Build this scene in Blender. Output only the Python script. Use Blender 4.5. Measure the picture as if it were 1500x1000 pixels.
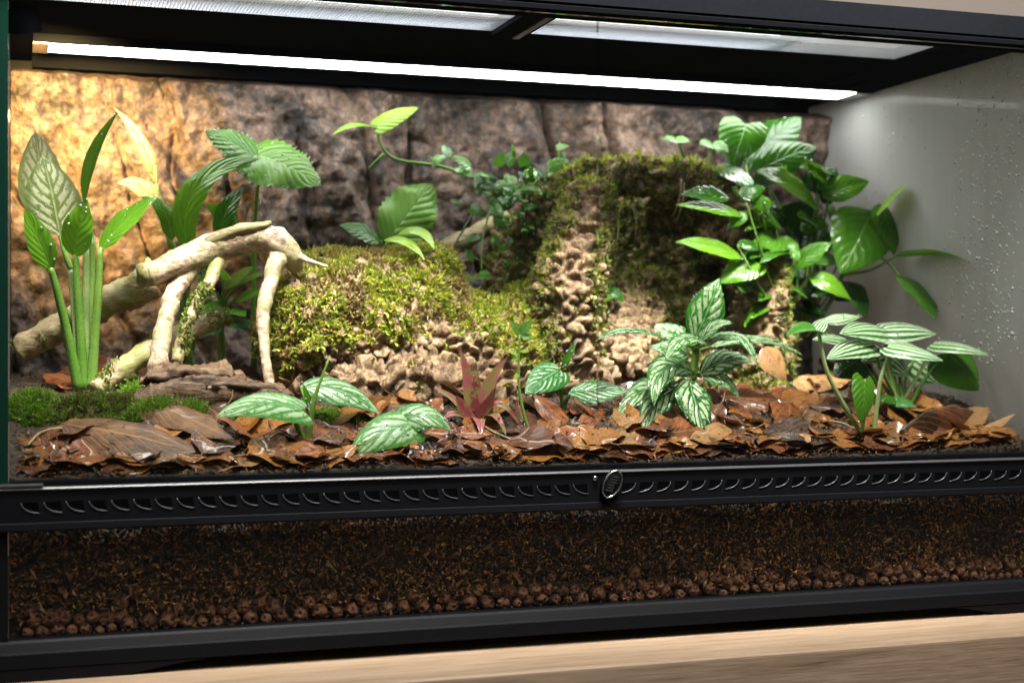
import bpy, bmesh, math, random
import numpy as np
from mathutils import Vector, Matrix, noise as mn

for o in list(bpy.data.objects):
    bpy.data.objects.remove(o)
SC = bpy.context.scene
COL = SC.collection
R = random.Random(11)
NR = np.random.default_rng(7)

# ------------------------------------------------------------------ camera
F = 2170.0                       # focal length in photo pixels (1500 wide)
YAW = math.radians(18.6)
ZC = 0.2085                      # camera height above the table
cam_d = bpy.data.cameras.new('camera'); cam = bpy.data.objects.new('camera', cam_d)
COL.objects.link(cam); SC.camera = cam
cam.location = (0, 0, ZC); cam.rotation_euler = (math.radians(90), 0, -YAW)
cam_d.sensor_width = 36; cam_d.lens = F / 1500 * 36
cam_d.clip_start = 0.01; cam_d.clip_end = 50
cam_d.dof.use_dof = True; cam_d.dof.focus_distance = 1.065; cam_d.dof.aperture_fstop = 6.3

# ------------------------------------------------------------------ light
W = bpy.data.worlds.new('World'); SC.world = W; W.use_nodes = True
W.node_tree.nodes['Background'].inputs[0].default_value = (0.95, 0.97, 1.0, 1)
W.node_tree.nodes['Background'].inputs[1].default_value = 0.045
SC.view_settings.view_transform = 'Standard'; SC.view_settings.look = 'None'
SC.view_settings.exposure = 0.0; SC.view_settings.gamma = 1.0

def area(name, loc, target, sx, sy, power, col, spread=180):
    l = bpy.data.lights.new(name, 'AREA'); l.shape = 'RECTANGLE'; l.size = sx; l.size_y = sy
    l.energy = power; l.color = col; l.spread = math.radians(spread)
    o = bpy.data.objects.new(name, l); COL.objects.link(o); o.location = loc
    o.rotation_euler = (Vector(target) - Vector(loc)).to_track_quat('-Z', 'Y').to_euler()
    return o
# unseen area light added above the front to brighten the plants, warm basking lamp in the rear left corner, room ceiling light
area('added_plant_light', (0.37, 0.80, 0.92), (0.38, 1.12, 0.2), 0.80, 0.14, 7.5, (1.0, 0.97, 0.91), 36)
area('room_ceiling_light', (0.7, -0.1, 1.9), (0.4, 1.0, 0.1), 0.9, 0.9, 40, (1.0, 0.95, 0.88))
sp = bpy.data.lights.new('basking_lamp', 'SPOT'); sp.energy = 25.0; sp.color = (1.0, 0.64, 0.22)
sp.spot_size = math.radians(74); sp.spot_blend = 1.0; sp.shadow_soft_size = 0.012
spo = bpy.data.objects.new('basking_lamp', sp); COL.objects.link(spo)

def P(x, y, Y):
    """point on the ray through photo pixel x, y at distance Y from the front (world Y)"""
    u = (x - 750) / F; v = (500 - y) / F
    dx = math.sin(YAW) + u * math.cos(YAW); dy = math.cos(YAW) - u * math.sin(YAW)
    t = Y / dy
    return Vector((t * dx, Y, ZC + t * v))
def K(x, Y):                     # metres per photo pixel there
    u = (x - 750) / F
    return Y / (math.cos(YAW) - u * math.sin(YAW)) / F
def px_of(v):                    # world (n,3) -> photo pixels
    X, Y, Z = v[:, 0], v[:, 1], v[:, 2] - ZC
    z = X * math.sin(YAW) + Y * math.cos(YAW); r = X * math.cos(YAW) - Y * math.sin(YAW)
    return 750 + F * r / z, 500 - F * Z / z
spo.location = P(34, 50, 1.13)
spo.rotation_euler = (P(120, 205, 1.29) - spo.location).to_track_quat('-Z', 'Y').to_euler()

# tank dimensions (metres)
XL, XR = -0.003, 0.769           # inner faces of the side panes
YF, YB = 0.960, 1.335            # front plane, rear pane
G = lambda g: ZC + g             # height relative to the camera
_sy = [0.90, 0.972, 1.0, 1.045, 1.10, 1.2, 1.34]; _sz = [-.0855, -.0855, -.0775, -.060, -.046, -.036, -.032]
def soil(X, Y):
    b = np.interp(Y, _sy, _sz) + 0.005 * max(0, 1 - X / 0.3) * min(1, max(0, (Y - .99) / .05))
    return G(b) + 0.004 * mn.noise((X * 22, Y * 22, 3.1)) + 0.0015 * mn.noise((X * 90, Y * 90, 1.0))
def on_soil(x, y, lo=0.975, hi=1.3):
    """where the ray through pixel x, y meets the soil"""
    best = None
    for i in range(400):
        Y = lo + (hi - lo) * i / 399; p = P(x, y, Y)
        if p.z <= soil(p.x, Y): return Vector((p.x, Y, soil(p.x, Y)))
    p = P(x, y, hi); return Vector((p.x, hi, soil(p.x, hi)))

# ------------------------------------------------------------------ materials
class NT:
    def __init__(s, name):
        s.m = bpy.data.materials.new(name); s.m.use_nodes = True; s.t = s.m.node_tree
        s.t.nodes.clear(); s.out = s.t.nodes.new('ShaderNodeOutputMaterial')
    def n(s, typ, **kw):
        nd = s.t.nodes.new(typ)
        for k, v in kw.items(): setattr(nd, k, v)
        return nd
    def put(s, sock, v):
        if isinstance(v, bpy.types.NodeSocket): s.t.links.new(v, sock)
        elif v is not None:
            if isinstance(v, (tuple, list)) and len(v) == 3 and sock.type == 'RGBA': v = (*v, 1)
            sock.default_value = v
    def M(s, op, a, b=None, c=None, clamp=False):
        nd = s.n('ShaderNodeMath', operation=op, use_clamp=clamp)
        for i, v in enumerate((a, b, c)): s.put(nd.inputs[i], v) if v is not None else None
        return nd.outputs[0]
    def sm(s, v, a, b, lo=0.0, hi=1.0):
        nd = s.n('ShaderNodeMapRange', interpolation_type='SMOOTHSTEP')
        s.put(nd.inputs[0], v)
        for i, q in zip((1, 2, 3, 4), (a, b, lo, hi)): s.put(nd.inputs[i], q)
        return nd.outputs[0]
    def mix(s, f, a, b, blend='MIX'):
        nd = s.n('ShaderNodeMix', data_type='RGBA', blend_type=blend)
        s.put(nd.inputs[0], f); s.put(nd.inputs[6], a); s.put(nd.inputs[7], b)
        return nd.outputs[2]
    def co(s, which='Object', scale=None):
        o = s.n('ShaderNodeTexCoord').outputs[which]
        if scale is None: return o
        mp = s.n('ShaderNodeMapping'); s.put(mp.inputs[0], o); mp.inputs[3].default_value = scale
        return mp.outputs[0]
    def noise(s, vec, scale, detail=4, rough=.55, dist=0.0):
        nd = s.n('ShaderNodeTexNoise'); s.put(nd.inputs['Vector'], vec); nd.inputs['Scale'].default_value = scale
        nd.inputs['Detail'].default_value = detail; nd.inputs['Roughness'].default_value = rough
        nd.inputs['Distortion'].default_value = dist
        return nd.outputs[0]
    def ramp(s, v, stops):
        nd = s.n('ShaderNodeValToRGB'); s.put(nd.inputs[0], v); cr = nd.color_ramp
        while len(cr.elements) < len(stops): cr.elements.new(0.5)
        for e, (p, c) in zip(cr.elements, stops): e.position = p; e.color = (*c, 1)
        return nd.outputs[0]
    def bump(s, h, strength=.5, dist=.001):
        nd = s.n('ShaderNodeBump'); nd.inputs['Strength'].default_value = strength
        nd.inputs['Distance'].default_value = dist; s.put(nd.inputs['Height'], h); return nd.outputs[0]
    def pb(s, col, rough=.5, normal=None, **kw):
        nd = s.n('ShaderNodeBsdfPrincipled'); s.put(nd.inputs['Base Color'], col); s.put(nd.inputs['Roughness'], rough)
        if normal is not None: s.put(nd.inputs['Normal'], normal)
        for k, v in kw.items(): s.put(nd.inputs[k.replace('_', ' ')], v)
        return nd.outputs[0]
    def done(s, sh):
        s.t.links.new(sh, s.out.inputs[0]); return s.m
    def mixs(s, f, a, b):
        nd = s.n('ShaderNodeMixShader'); s.put(nd.inputs[0], f); s.put(nd.inputs[1], a); s.put(nd.inputs[2], b); return nd.outputs[0]
    def rnd(s): return s.n('ShaderNodeObjectInfo').outputs['Random']

def m_plain(name, col, rough=.5, bump=0, bscale=300, metallic=0.0, var=.15, spec=.5):
    t = NT(name); v = t.co(); n = t.noise(v, bscale, 5)
    c = t.mix(n, tuple(x * (1 - var) for x in col), tuple(min(1, x * (1 + var)) for x in col))
    return t.done(t.pb(c, rough, t.bump(n, bump, .001) if bump else None, Metallic=metallic, Specular_IOR_Level=spec))

def m_leaf(name, dark, light, kind='plain', pale=(.62, .72, .55), rough=.32, nv=7, slope=.35, tr=.3, quilt=.5, vein=.35, spread=.5):
    t = NT(name); uv = t.n('ShaderNodeUVMap').outputs[0]
    sep = t.n('ShaderNodeSeparateXYZ'); t.put(sep.inputs[0], uv); u, v = sep.outputs[0], sep.outputs[1]
    a = t.M('ABSOLUTE', t.M('MULTIPLY_ADD', v, 2.0, -1.0))
    oc = t.co(); n1 = t.noise(oc, 45, 3); n2 = t.noise(oc, 420, 4)
    rn = t.rnd(); dark = tuple(x * .72 for x in dark); light = tuple(x * .78 for x in light)
    base = t.mix(t.sm(t.M('MULTIPLY_ADD', rn, .6, t.M('MULTIPLY', n1, .7)), .2, .95), dark, light)
    p = t.M('SUBTRACT', t.M('MULTIPLY', u, float(nv)), t.M('MULTIPLY', a, slope * nv))
    p = t.M('ADD', p, t.M('MULTIPLY', t.n('ShaderNodeMath').outputs[0] if False else n1, .5))
    fr = t.M('FRACT', p); cen = t.M('ABSOLUTE', t.M('SUBTRACT', fr, .5))      # .5 on the vein, 0 between veins
    sv = t.sm(cen, .44, .5); mid = t.sm(a, .055, .015)
    c = base
    if kind == 'silver':          # feathered pale bars between the side veins
        n3 = t.noise(oc, 170, 4, .6); j = t.M('MULTIPLY_ADD', n3, .62, -.31)
        bar = t.M('MULTIPLY', t.sm(t.M('ADD', cen, j), spread * .5 + .12, spread * .5 - .02), t.sm(t.M('ADD', a, j), .10, .2))
        bar = t.M('MULTIPLY', bar, t.sm(t.M('ADD', a, t.M('MULTIPLY', j, 1.5)), .88, .66))
        bar = t.M('MULTIPLY', bar, t.sm(n3, .36, .50))
        c = t.mix(bar, c, pale); c = t.mix(t.M('MULTIPLY', mid, .5), c, pale)
    elif kind == 'stripe':        # lengthwise bands from the leaf base
        q = t.M('ABSOLUTE', t.M('SUBTRACT', t.M('FRACT', t.M('MULTIPLY_ADD', a, 2.6, t.M('MULTIPLY_ADD', n1, .35, -.12))), .5))
        bar = t.sm(t.M('ADD', q, t.M('MULTIPLY_ADD', n2, .12, -.06)), .30, .22)
        c = t.mix(bar, c, pale)
    elif kind == 'blotch':
        b = t.sm(t.noise(oc, 90, 5, .7), .47, .56); c = t.mix(b, c, pale)
    if vein: c = t.mix(t.M('MULTIPLY', t.M('MAXIMUM', t.M('MULTIPLY', sv, .45), mid), vein), c, tuple(min(1, x * 1.6 + .06) for x in light))
    if vein:
        spot = t.M('MULTIPLY', t.sm(t.noise(oc, 130, 5, .7), .60, .70), t.sm(t.M('ADD', a, u), .75, 1.7))
        c = t.mix(t.M('MULTIPLY', spot, .6), c, (.20, .15, .035))
    h = t.M('ADD', t.M('MULTIPLY', t.sm(cen, .5, .1), quilt), t.M('MULTIPLY', n2, .25))
    h = t.M('SUBTRACT', h, t.M('MULTIPLY', mid, .5))
    nb = t.bump(h, .5, .0012)
    rr = t.M('MULTIPLY_ADD', n2, .26, rough - .20, clamp=True)
    s = t.pb(c, rr, nb, Specular_IOR_Level=.36)
    tl = t.n('ShaderNodeBsdfTranslucent'); t.put(tl.inputs[0], t.mix(.5, c, (.45, .75, .08), 'MULTIPLY')); 
    t.put(tl.inputs[0], t.mix(.55, c, light))
    return t.done(t.mixs(tr, s, tl.outputs[0]))

def m_litter(name, stops, rough=.40, wet=.42):
    t = NT(name); uv = t.n('ShaderNodeUVMap').outputs[0]; oc = t.co()
    sep = t.n('ShaderNodeSeparateXYZ'); t.put(sep.inputs[0], uv); u, v = sep.outputs[0], sep.outputs[1]
    a = t.M('ABSOLUTE', t.M('MULTIPLY_ADD', v, 2.0, -1.0)); rn = t.rnd()
    ofs = t.n('ShaderNodeVectorMath', operation='ADD'); t.put(ofs.inputs[0], oc)
    cx = t.n('ShaderNodeCombineXYZ'); t.put(cx.inputs[0], t.M('MULTIPLY', rn, 37.0)); t.put(ofs.inputs[1], cx.outputs[0])
    n1 = t.noise(ofs.outputs[0], 40, 5, .65); n2 = t.noise(ofs.outputs[0], 260, 4)
    c = t.ramp(t.M('ADD', t.M('MULTIPLY', rn, .5), t.M('MULTIPLY_ADD', n1, 1.7, -.62)), stops)
    c = t.mix(t.sm(t.noise(ofs.outputs[0], 85, 5, .7), .53, .66, 0, .75), c, (.032, .015, .009))
    p = t.M('FRACT', t.M('SUBTRACT', t.M('MULTIPLY', u, 9.0), t.M('MULTIPLY', a, 3.4)))
    cen = t.M('ABSOLUTE', t.M('SUBTRACT', p, .5)); sv = t.sm(cen, .42, .5); mid = t.sm(a, .05, .015)
    c = t.mix(t.M('MULTIPLY', t.M('MAXIMUM', t.M('MULTIPLY', sv, .6), mid), .5), c, (.42, .25, .10))
    c = t.mix(t.sm(n2, .60, .72), c, (.035, .018, .010))
    h = t.M('ADD', t.M('MULTIPLY', t.sm(cen, .5, .25), .28), t.M('ADD', t.M('MULTIPLY', n2, .5), t.M('MULTIPLY', n1, .9)))
    rr = t.M('MULTIPLY_ADD', n1, .55, rough - .26)
    s = t.pb(c, rr, t.bump(h, .55, .0014), Specular_IOR_Level=.2, Coat_Weight=wet, Coat_Roughness=t.M('MULTIPLY_ADD', n2, .30, -.05, clamp=True))
    tl = t.n('ShaderNodeBsdfTranslucent'); t.put(tl.inputs[0], c)
    return t.done(t.mixs(.12, s, tl.outputs[0]))

def m_bark(name, stops,  sc=(1, 1, 1), scale=60, rough=.8, bump=.8, bd=.002, grain=400, coat=0.0, green=0.0):
    t = NT(name); v = t.co('Object', sc)
    n1 = t.noise(v, scale, 8, .65, .4); n2 = t.noise(v, grain, 5, .6)
    c = t.ramp(t.M('MULTIPLY_ADD', n2, .5, t.M('MULTIPLY', n1, .55)), stops)
    if green: c = t.mix(t.sm(t.noise(t.co(), 38, 4), .46, .62, 0, green), c, (.17, .20, .035))
    h = t.M('ADD', n1, t.M('MULTIPLY', n2, .5))
    return t.done(t.pb(c, rough, t.bump(h, bump, bd), Coat_Weight=coat, Coat_Roughness=.25))

def m_vcol(name, rough=.6, tr=.25, gain=1.0):
    t = NT(name); a = t.n('ShaderNodeVertexColor', layer_name='Col').outputs[0]
    n = t.noise(t.co(), 900, 2)
    c = t.mix(t.M('MULTIPLY', n, .5), a, (.02, .02, .01))
    s = t.pb(c, rough); tl = t.n('ShaderNodeBsdfTranslucent'); t.put(tl.inputs[0], a)
    return t.done(t.mixs(tr, s, tl.outputs[0]))

MAT = {}
MAT['frame'] = m_plain('black plastic', (.006, .0065, .008), .45, .12, 700, 0, .15, .07)
def m_matte(name, col):
    t = NT(name); n = t.noise(t.co(), 260, 4); d = t.n('ShaderNodeBsdfDiffuse'); t.put(d.inputs[0], t.mix(n, tuple(x * .8 for x in col), tuple(x * 1.2 for x in col))); return t.done(d.outputs[0])
MAT['lid'] = m_matte('black lid metal', (.0075, .008, .010))
MAT['lip'] = m_plain('lighter plastic lip', (.045, .048, .055), .28)  # lighter and smoother than the frame plastic
MAT['silver'] = m_plain('metal rim', (.55, .55, .55), .25, 0, 300, 1.0)
MAT['mesh'] = m_plain('mesh wire', (.55, .56, .60), .35, 0, 300, .9)
MAT['wall'] = m_plain('painted wall', (.74, .65, .60), .9, .1, 250, 0, .04)
def m_glass(name, tint=(1, 1, 1), fogged=False):
    t = NT(name); fr = t.n('ShaderNodeFresnel'); fr.inputs[0].default_value = 1.45
    tp = t.n('ShaderNodeBsdfTransparent'); t.put(tp.inputs[0], tint)
    gl = t.n('ShaderNodeBsdfGlossy'); gl.inputs['Roughness'].default_value = .02
    sh = t.mixs(t.M('MULTIPLY', fr.outputs[0], .55), tp.outputs[0], gl.outputs[0])
    if fogged:
        v = t.co('Object'); st = t.co('Object', (1, 1, .07))
        n = t.noise(v, 9, 4, .6); s2 = t.noise(st, 70, 4, .7, .3); fine = t.noise(v, 1400, 2)
        f = t.M('ADD', t.M('MULTIPLY', n, .35), t.M('MULTIPLY_ADD', s2, .40, .30))
        f = t.M('MULTIPLY', t.sm(f, .38, .80, .70, .93), t.M('MULTIPLY_ADD', fine, .12, .94), clamp=True)
        df = t.n('ShaderNodeBsdfDiffuse'); t.put(df.inputs[0], (.42, .425, .42))
        tl = t.n('ShaderNodeBsdfTranslucent'); t.put(tl.inputs[0], (.80, .80, .78))
        g2 = t.n('ShaderNodeBsdfGlossy'); g2.inputs['Roughness'].default_value = .33
        fog = t.mixs(.012, t.mixs(.45, df.outputs[0], tl.outputs[0]), g2.outputs[0])
        sh = t.mixs(f, sh, fog)
    return t.done(sh)
MAT['glass'] = m_glass('clear glass', (.975, .99, .98))
MAT['fog'] = m_glass('fogged glass', (.95, .97, .96), True)
MAT['glass_edge'] = m_plain('green glass edge', (.003, .022, .014), .2)
def m_drop():
    t = NT('water drop'); fr = t.n('ShaderNodeFresnel'); fr.inputs[0].default_value = 1.33
    rf = t.n('ShaderNodeBsdfRefraction'); rf.inputs['IOR'].default_value = 1.33; rf.inputs['Roughness'].default_value = 0
    gl = t.n('ShaderNodeBsdfGlossy'); gl.inputs['Roughness'].default_value = .08
    d2 = t.n('ShaderNodeBsdfDiffuse'); t.put(d2.inputs[0], (.7, .72, .72))  # white diffuse share paints glints into the drops
    return t.done(t.mixs(t.M('MULTIPLY_ADD', fr.outputs[0], 1.2, .12, clamp=True), t.mixs(.55, rf.outputs[0], d2.outputs[0]), gl.outputs[0]))
MAT['drop'] = m_drop()
def m_emit(name, col, st):
    t = NT(name); e = t.n('ShaderNodeEmission'); t.put(e.inputs[0], col); e.inputs[1].default_value = st; return t.done(e.outputs[0])
MAT['led'] = m_emit('led strip light', (1.0, .99, .96), 23)
MAT['hood'] = m_emit('lamp diffuser', (.92, .95, 1.0), 9.0)
MAT['wood_table'] = None
def m_table():
    t = NT('oak table'); v = t.co('Object', (1.2, 22, 22)); n = t.noise(v, 6, 7, .65, .6)
    v2 = t.co('Object', (6, 130, 130)); n2 = t.noise(v2, 6, 4, .6)
    c = t.ramp(t.M('MULTIPLY_ADD', n2, .45, t.M('MULTIPLY', n, .6)), [(.28, (.15, .092, .055)), (.45, (.37, .255, .165)), (.66, (.54, .395, .27))])
    return t.done(t.pb(c, .5, t.bump(n2, .35, .0006)))
MAT['table'] = m_table()
MAT['rock'] = None
def m_rock():
    t = NT('rock background'); v = t.co(); n1 = t.noise(v, 22, 8, .68, .3); n2 = t.noise(v, 150, 6, .7); n3 = t.noise(v, 9, 3)
    c = t.ramp(t.M('MULTIPLY_ADD', n2, .55, t.M('MULTIPLY', n1, .55)), [(.41, (.010, .009, .010)), (.485, (.032, .024, .020)), (.56, (.11, .070, .052)), (.69, (.28, .18, .132))])
    c = t.mix(t.sm(n1, .58, .70, 0, .55), c, (.045, .05, .02))
    c = t.mix(t.sm(n3, .50, .62, 0, .5), c, t.mix(1.0, c, (.62, .62, .68), 'MULTIPLY'))
    return t.done(t.pb(c, .62, t.bump(t.M('ADD', n2, n1), .9, .004), Coat_Weight=.1, Coat_Roughness=.3))
MAT['rock'] = m_rock()
MAT['soil'] = m_bark('soil', [(.30, (.010, .006, .004)), (.5, (.030, .017, .010)), (.68, (.085, .045, .020)), (.8, (.16, .085, .035))], scale=220, grain=700, rough=.75, bump=1, bd=.002)
MAT['clay'] = m_bark('fired clay', [(.3, (.11, .045, .025)), (.55, (.26, .11, .062)), (.8, (.40, .20, .12))], scale=160, grain=900, rough=.85, bump=.5, bd=.0008)
MAT['hole'] = m_plain('pebble hollow', (.02, .010, .007), .9)
MAT['cork'] = m_bark('cork bark', [(.38, (.025, .013, .007)), (.47, (.105, .060, .028)), (.56, (.24, .15, .078)), (.69, (.46, .335, .20))], scale=75, grain=330, rough=.75, bump=.9, bd=.002)
MAT['slab'] = m_bark('dark bark', [(.38, (.020, .010, .006)), (.47, (.085, .042, .020)), (.58, (.20, .112, .055)), (.74, (.36, .24, .125))], sc=(.35, 1.2, 2.2), scale=90, grain=420, rough=.6, bump=1, bd=.002, coat=.2)
MAT['drift'] = m_bark('bleached driftwood', [(.38, (.07, .04, .02)), (.46, (.24, .155, .095)), (.54, (.42, .31, .215)), (.68, (.56, .45, .335))], sc=(.6, 1, 1), scale=60, grain=300, rough=.55, bump=.9, bd=.002, green=.4)
MAT['log'] = m_bark('weathered branch', [(.30, (.055, .038, .018)), (.48, (.22, .16, .08)), (.64, (.40, .32, .18)), (.82, (.50, .45, .26))], sc=(.5, 1, 1.4), scale=60, grain=330, rough=.6, bump=.9, bd=.0016, green=.6)
MAT['moss'] = m_vcol('moss', .6, .3); MAT['fibre'] = m_vcol('fibre', .7, .05)
MAT['stem'] = m_leaf('green stem', (.10, .24, .03), (.22, .38, .07), tr=.12, rough=.35, vein=0, quilt=0)
MAT['stem_pale'] = m_leaf('pale stem', (.24, .36, .10), (.40, .50, .20), tr=.15, rough=.35, vein=0, quilt=0)
MAT['stem_dark'] = m_leaf('brown stem', (.07, .08, .03), (.14, .16, .05), tr=.05, rough=.5, vein=0, quilt=0)
MAT['lf_bright'] = m_leaf('glossy bright leaf', (.050, .18, .010), (.145, .35, .018), rough=.25, tr=.32)
MAT['lf_green'] = m_leaf('glossy green leaf', (.030, .125, .010), (.085, .25, .015), rough=.22, tr=.28)
MAT['lf_dark'] = m_leaf('dark green leaf', (.014, .062, .009), (.040, .135, .016), rough=.24, tr=.2)
MAT['lf_lime'] = m_leaf('young lime leaf', (.20, .40, .03), (.36, .58, .06), rough=.3, tr=.4)
MAT['lf_lamplit'] = m_leaf('lamplit pale mottled leaf', (.26, .36, .09), (.44, .52, .20), 'silver', (.76, .78, .48), rough=.3, tr=.4, spread=.6)  # lamp overexposure painted into the cream base colour
MAT['lf_matte'] = m_leaf('matte serrated leaf', (.060, .20, .022), (.15, .33, .042), rough=.4, nv=8, tr=.3, quilt=.9)
MAT['lf_vine'] = m_leaf('small vine leaf', (.035, .17, .014), (.12, .32, .028), rough=.22, nv=5, tr=.25)
MAT['lf_silver'] = m_leaf('silver barred leaf', (.016, .10, .010), (.045, .23, .02), 'silver', (.46, .60, .35), rough=.2, nv=5.5, slope=.45, tr=.22, quilt=.9, spread=.64)
MAT['lf_feather'] = m_leaf('silver feathered leaf', (.035, .16, .025), (.08, .27, .045), 'silver', (.38, .53, .30), rough=.33, nv=4, slope=.6, tr=.22, quilt=.25, spread=.56)
MAT['lf_stripe'] = m_leaf('silver striped leaf', (.018, .13, .014), (.05, .24, .025), 'stripe', (.50, .62, .41), rough=.24, tr=.22, quilt=.6)
MAT['lf_under'] = m_leaf('leaf underside', (.05, .22, .025), (.10, .33, .04), rough=.4, tr=.35)
MAT['brom'] = m_leaf('red strap leaf', (.20, .035, .04), (.42, .12, .12), 'blotch', (.20, .16, .05), rough=.28, tr=.25, quilt=0, vein=0)
MAT['litter'] = m_litter('red-brown fallen leaf', [(.12, (.030, .009, .004)), (.36, (.115, .030, .008)), (.60, (.23, .060, .013)), (.9, (.33, .115, .026))])
MAT['litter_dark'] = m_litter('dark fallen leaf', [(.12, (.022, .011, .008)), (.40, (.065, .030, .018)), (.70, (.13, .06, .032)), (.95, (.20, .11, .06))], .28)
MAT['litter_orange'] = m_litter('orange fallen leaf', [(.1, (.08, .024, .005)), (.40, (.23, .076, .011)), (.70, (.38, .15, .024)), (.95, (.46, .23, .055))], .32)
MAT['litter_tan'] = m_litter('tan fallen leaf', [(.1, (.13, .06, .022)), (.5, (.30, .155, .06)), (.9, (.42, .25, .11))], .45)
MAT['litter_big'] = m_litter('large fallen leaf', [(.1, (.035, .02, .013)), (.4, (.085, .040, .020)), (.65, (.15, .072, .033)), (.95, (.24, .125, .05))], .48, .12)

# ------------------------------------------------------------------ builders
def tag(o, label, cat, group=None, kind=None):
    if label: o['label'] = label
    if cat: o['category'] = cat
    if group: o['group'] = group
    if kind: o['kind'] = kind
    return o
def mesh(name, verts, faces, uvs=None, cols=None, smooth=True):
    me = bpy.data.meshes.new(name)
    me.from_pydata([tuple(v) for v in verts], [], [tuple(int(i) for i in f) for f in faces]); me.update()
    if uvs is not None:
        ul = me.uv_layers.new(name='UVMap'); idx = np.empty(len(me.loops), np.int32); me.loops.foreach_get('vertex_index', idx)
        ul.data.foreach_set('uv', np.asarray(uvs, np.float32)[idx].ravel())
    if smooth: me.polygons.foreach_set('use_smooth', [True] * len(me.polygons))
    return me
def tri_mesh(name, V, T, cols=None, smooth=False):
    me = bpy.data.meshes.new(name); n, k = len(V), len(T)
    me.vertices.add(n); me.vertices.foreach_set('co', np.asarray(V, np.float32).ravel())
    me.loops.add(3 * k); me.loops.foreach_set('vertex_index', np.asarray(T, np.int32).ravel())
    me.polygons.add(k); me.polygons.foreach_set('loop_start', np.arange(0, 3 * k, 3, dtype=np.int32))
    try: me.polygons.foreach_set('loop_total', np.full(k, 3, np.int32))
    except Exception: pass
    if cols is not None:
        at = me.color_attributes.new('Col', 'FLOAT_COLOR', 'POINT')
        at.data.foreach_set('color', np.hstack([cols, np.ones((n, 1))]).astype(np.float32).ravel())
    me.update(calc_edges=True); me.validate()
    if smooth: me.polygons.foreach_set('use_smooth', [True] * k)
    return me
def obj(name, me, mat, parent=None):
    o = bpy.data.objects.new(name, me); COL.objects.link(o)
    if mat is not None and not me.materials: me.materials.append(mat)
    if parent is not None: o.parent = parent
    return o
def thing(name, loc, label, cat, group=None):
    e = bpy.data.objects.new(name, None); COL.objects.link(e); e.location = loc; e.empty_display_size = .01
    return tag(e, label, cat, group)
def origin_of(parent):
    p = Vector((0, 0, 0))
    while parent is not None: p = p + Vector(parent.location); parent = parent.parent
    return p
def part(name, parent, verts, faces, mat, uvs=None, smooth=True):
    L = origin_of(parent)
    return obj(name, mesh(name, [Vector(v) - L for v in verts], faces, uvs, smooth=smooth), mat, parent)
def boxg(x0, x1, y0, y1, z0, z1):
    v = [(x, y, z) for x in (x0, x1) for y in (y0, y1) for z in (z0, z1)]
    return v, [(0, 1, 3, 2), (4, 6, 7, 5), (0, 4, 5, 1), (2, 3, 7, 6), (0, 2, 6, 4), (1, 5, 7, 3)]
def merge(lst):
    V, Fc = [], []
    for v, f in lst:
        b = len(V); V += list(v); Fc += [tuple(i + b for i in q) for q in f]
    return V, Fc
def bevel_part(name, parent, geo, mat, w=.0008, seg=2):
    o = part(name, parent, geo[0], geo[1], mat, smooth=False)
    bm = bmesh.new(); bm.from_mesh(o.data)
    bmesh.ops.recalc_face_normals(bm, faces=bm.faces)
    bmesh.ops.bevel(bm, geom=bm.edges[:], offset=w, segments=seg, affect='EDGES', profile=.6)
    bm.to_mesh(o.data); bm.free(); return o
def extrude_x(prof, x0, x1):
    n = len(prof); v = [(x0, y, z) for y, z in prof] + [(x1, y, z) for y, z in prof]
    f = [(i, (i + 1) % n, n + (i + 1) % n, n + i) for i in range(n)] + [tuple(range(n))[::-1], tuple(range(n, 2 * n))]
    return v, f
def spline(pts, n):
    """Catmull-Rom through points (any dimension)"""
    p = np.asarray(pts, float); m = len(p)
    if m == 2: return np.array([p[0] + (p[1] - p[0]) * t for t in np.linspace(0, 1, n)])
    q = np.vstack([2 * p[0] - p[1], p, 2 * p[-1] - p[-2]]); out = []
    for t in np.linspace(0, m - 1, n):
        i = min(int(t), m - 2); f = t - i; a, b, c, d = q[i:i + 4]
        out.append(.5 * (2 * b + (c - a) * f + (2 * a - 5 * b + 4 * c - d) * f * f + (3 * b - a - 3 * c + d) * f ** 3))
    return np.array(out)
def tube(pts, rad, n=10, seg=7, wob=0.0, cap=True, seed=0):
    pr = spline([(*p, r) for p, r in zip(pts, rad)], n); V, U = [], []
    prev = Vector((0.3, .5, .8))
    for i in range(n):
        c = Vector(pr[i, :3]); r = max(pr[i, 3], 1e-5)
        t = Vector(pr[min(i + 1, n - 1), :3] - pr[max(i - 1, 0), :3]).normalized()
        s = (prev - t * prev.dot(t)).normalized(); prev = s; b = t.cross(s)
        for k in range(seg):
            a = 2 * math.pi * k / seg; d = s * math.cos(a) + b * math.sin(a); rr = r
            if wob: rr *= 1 + wob * (mn.noise((c + d * r) * 95 + Vector((seed, 0, 0))) + .6 * mn.noise((c + d * r) * 240))
            V.append(c + d * rr); U.append((i / (n - 1), k / seg))
    f = [(i * seg + k, i * seg + (k + 1) % seg, (i + 1) * seg + (k + 1) % seg, (i + 1) * seg + k) for i in range(n - 1) for k in range(seg)]
    if cap: f += [tuple(range(seg))[::-1], tuple(range((n - 1) * seg, n * seg))]
    return V, f, U
def shape_w(u, kind):
    if kind == 'ovate': return (math.sin(math.pi * min(1, u) ** .72)) ** .85
    if kind == 'lance': return (math.sin(math.pi * u ** .85)) ** 1.05
    if kind == 'round': return (math.sin(math.pi * u ** .85)) ** .6
    if kind == 'heart': return (math.sin(math.pi * (.12 + .88 * u) ** .62)) ** .75 if u > 0 else .55
    if kind == 'strap': return (1 - u) ** .75 * (.75 + .25 * math.sin(math.pi * u))
    return math.sin(math.pi * u)
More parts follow.
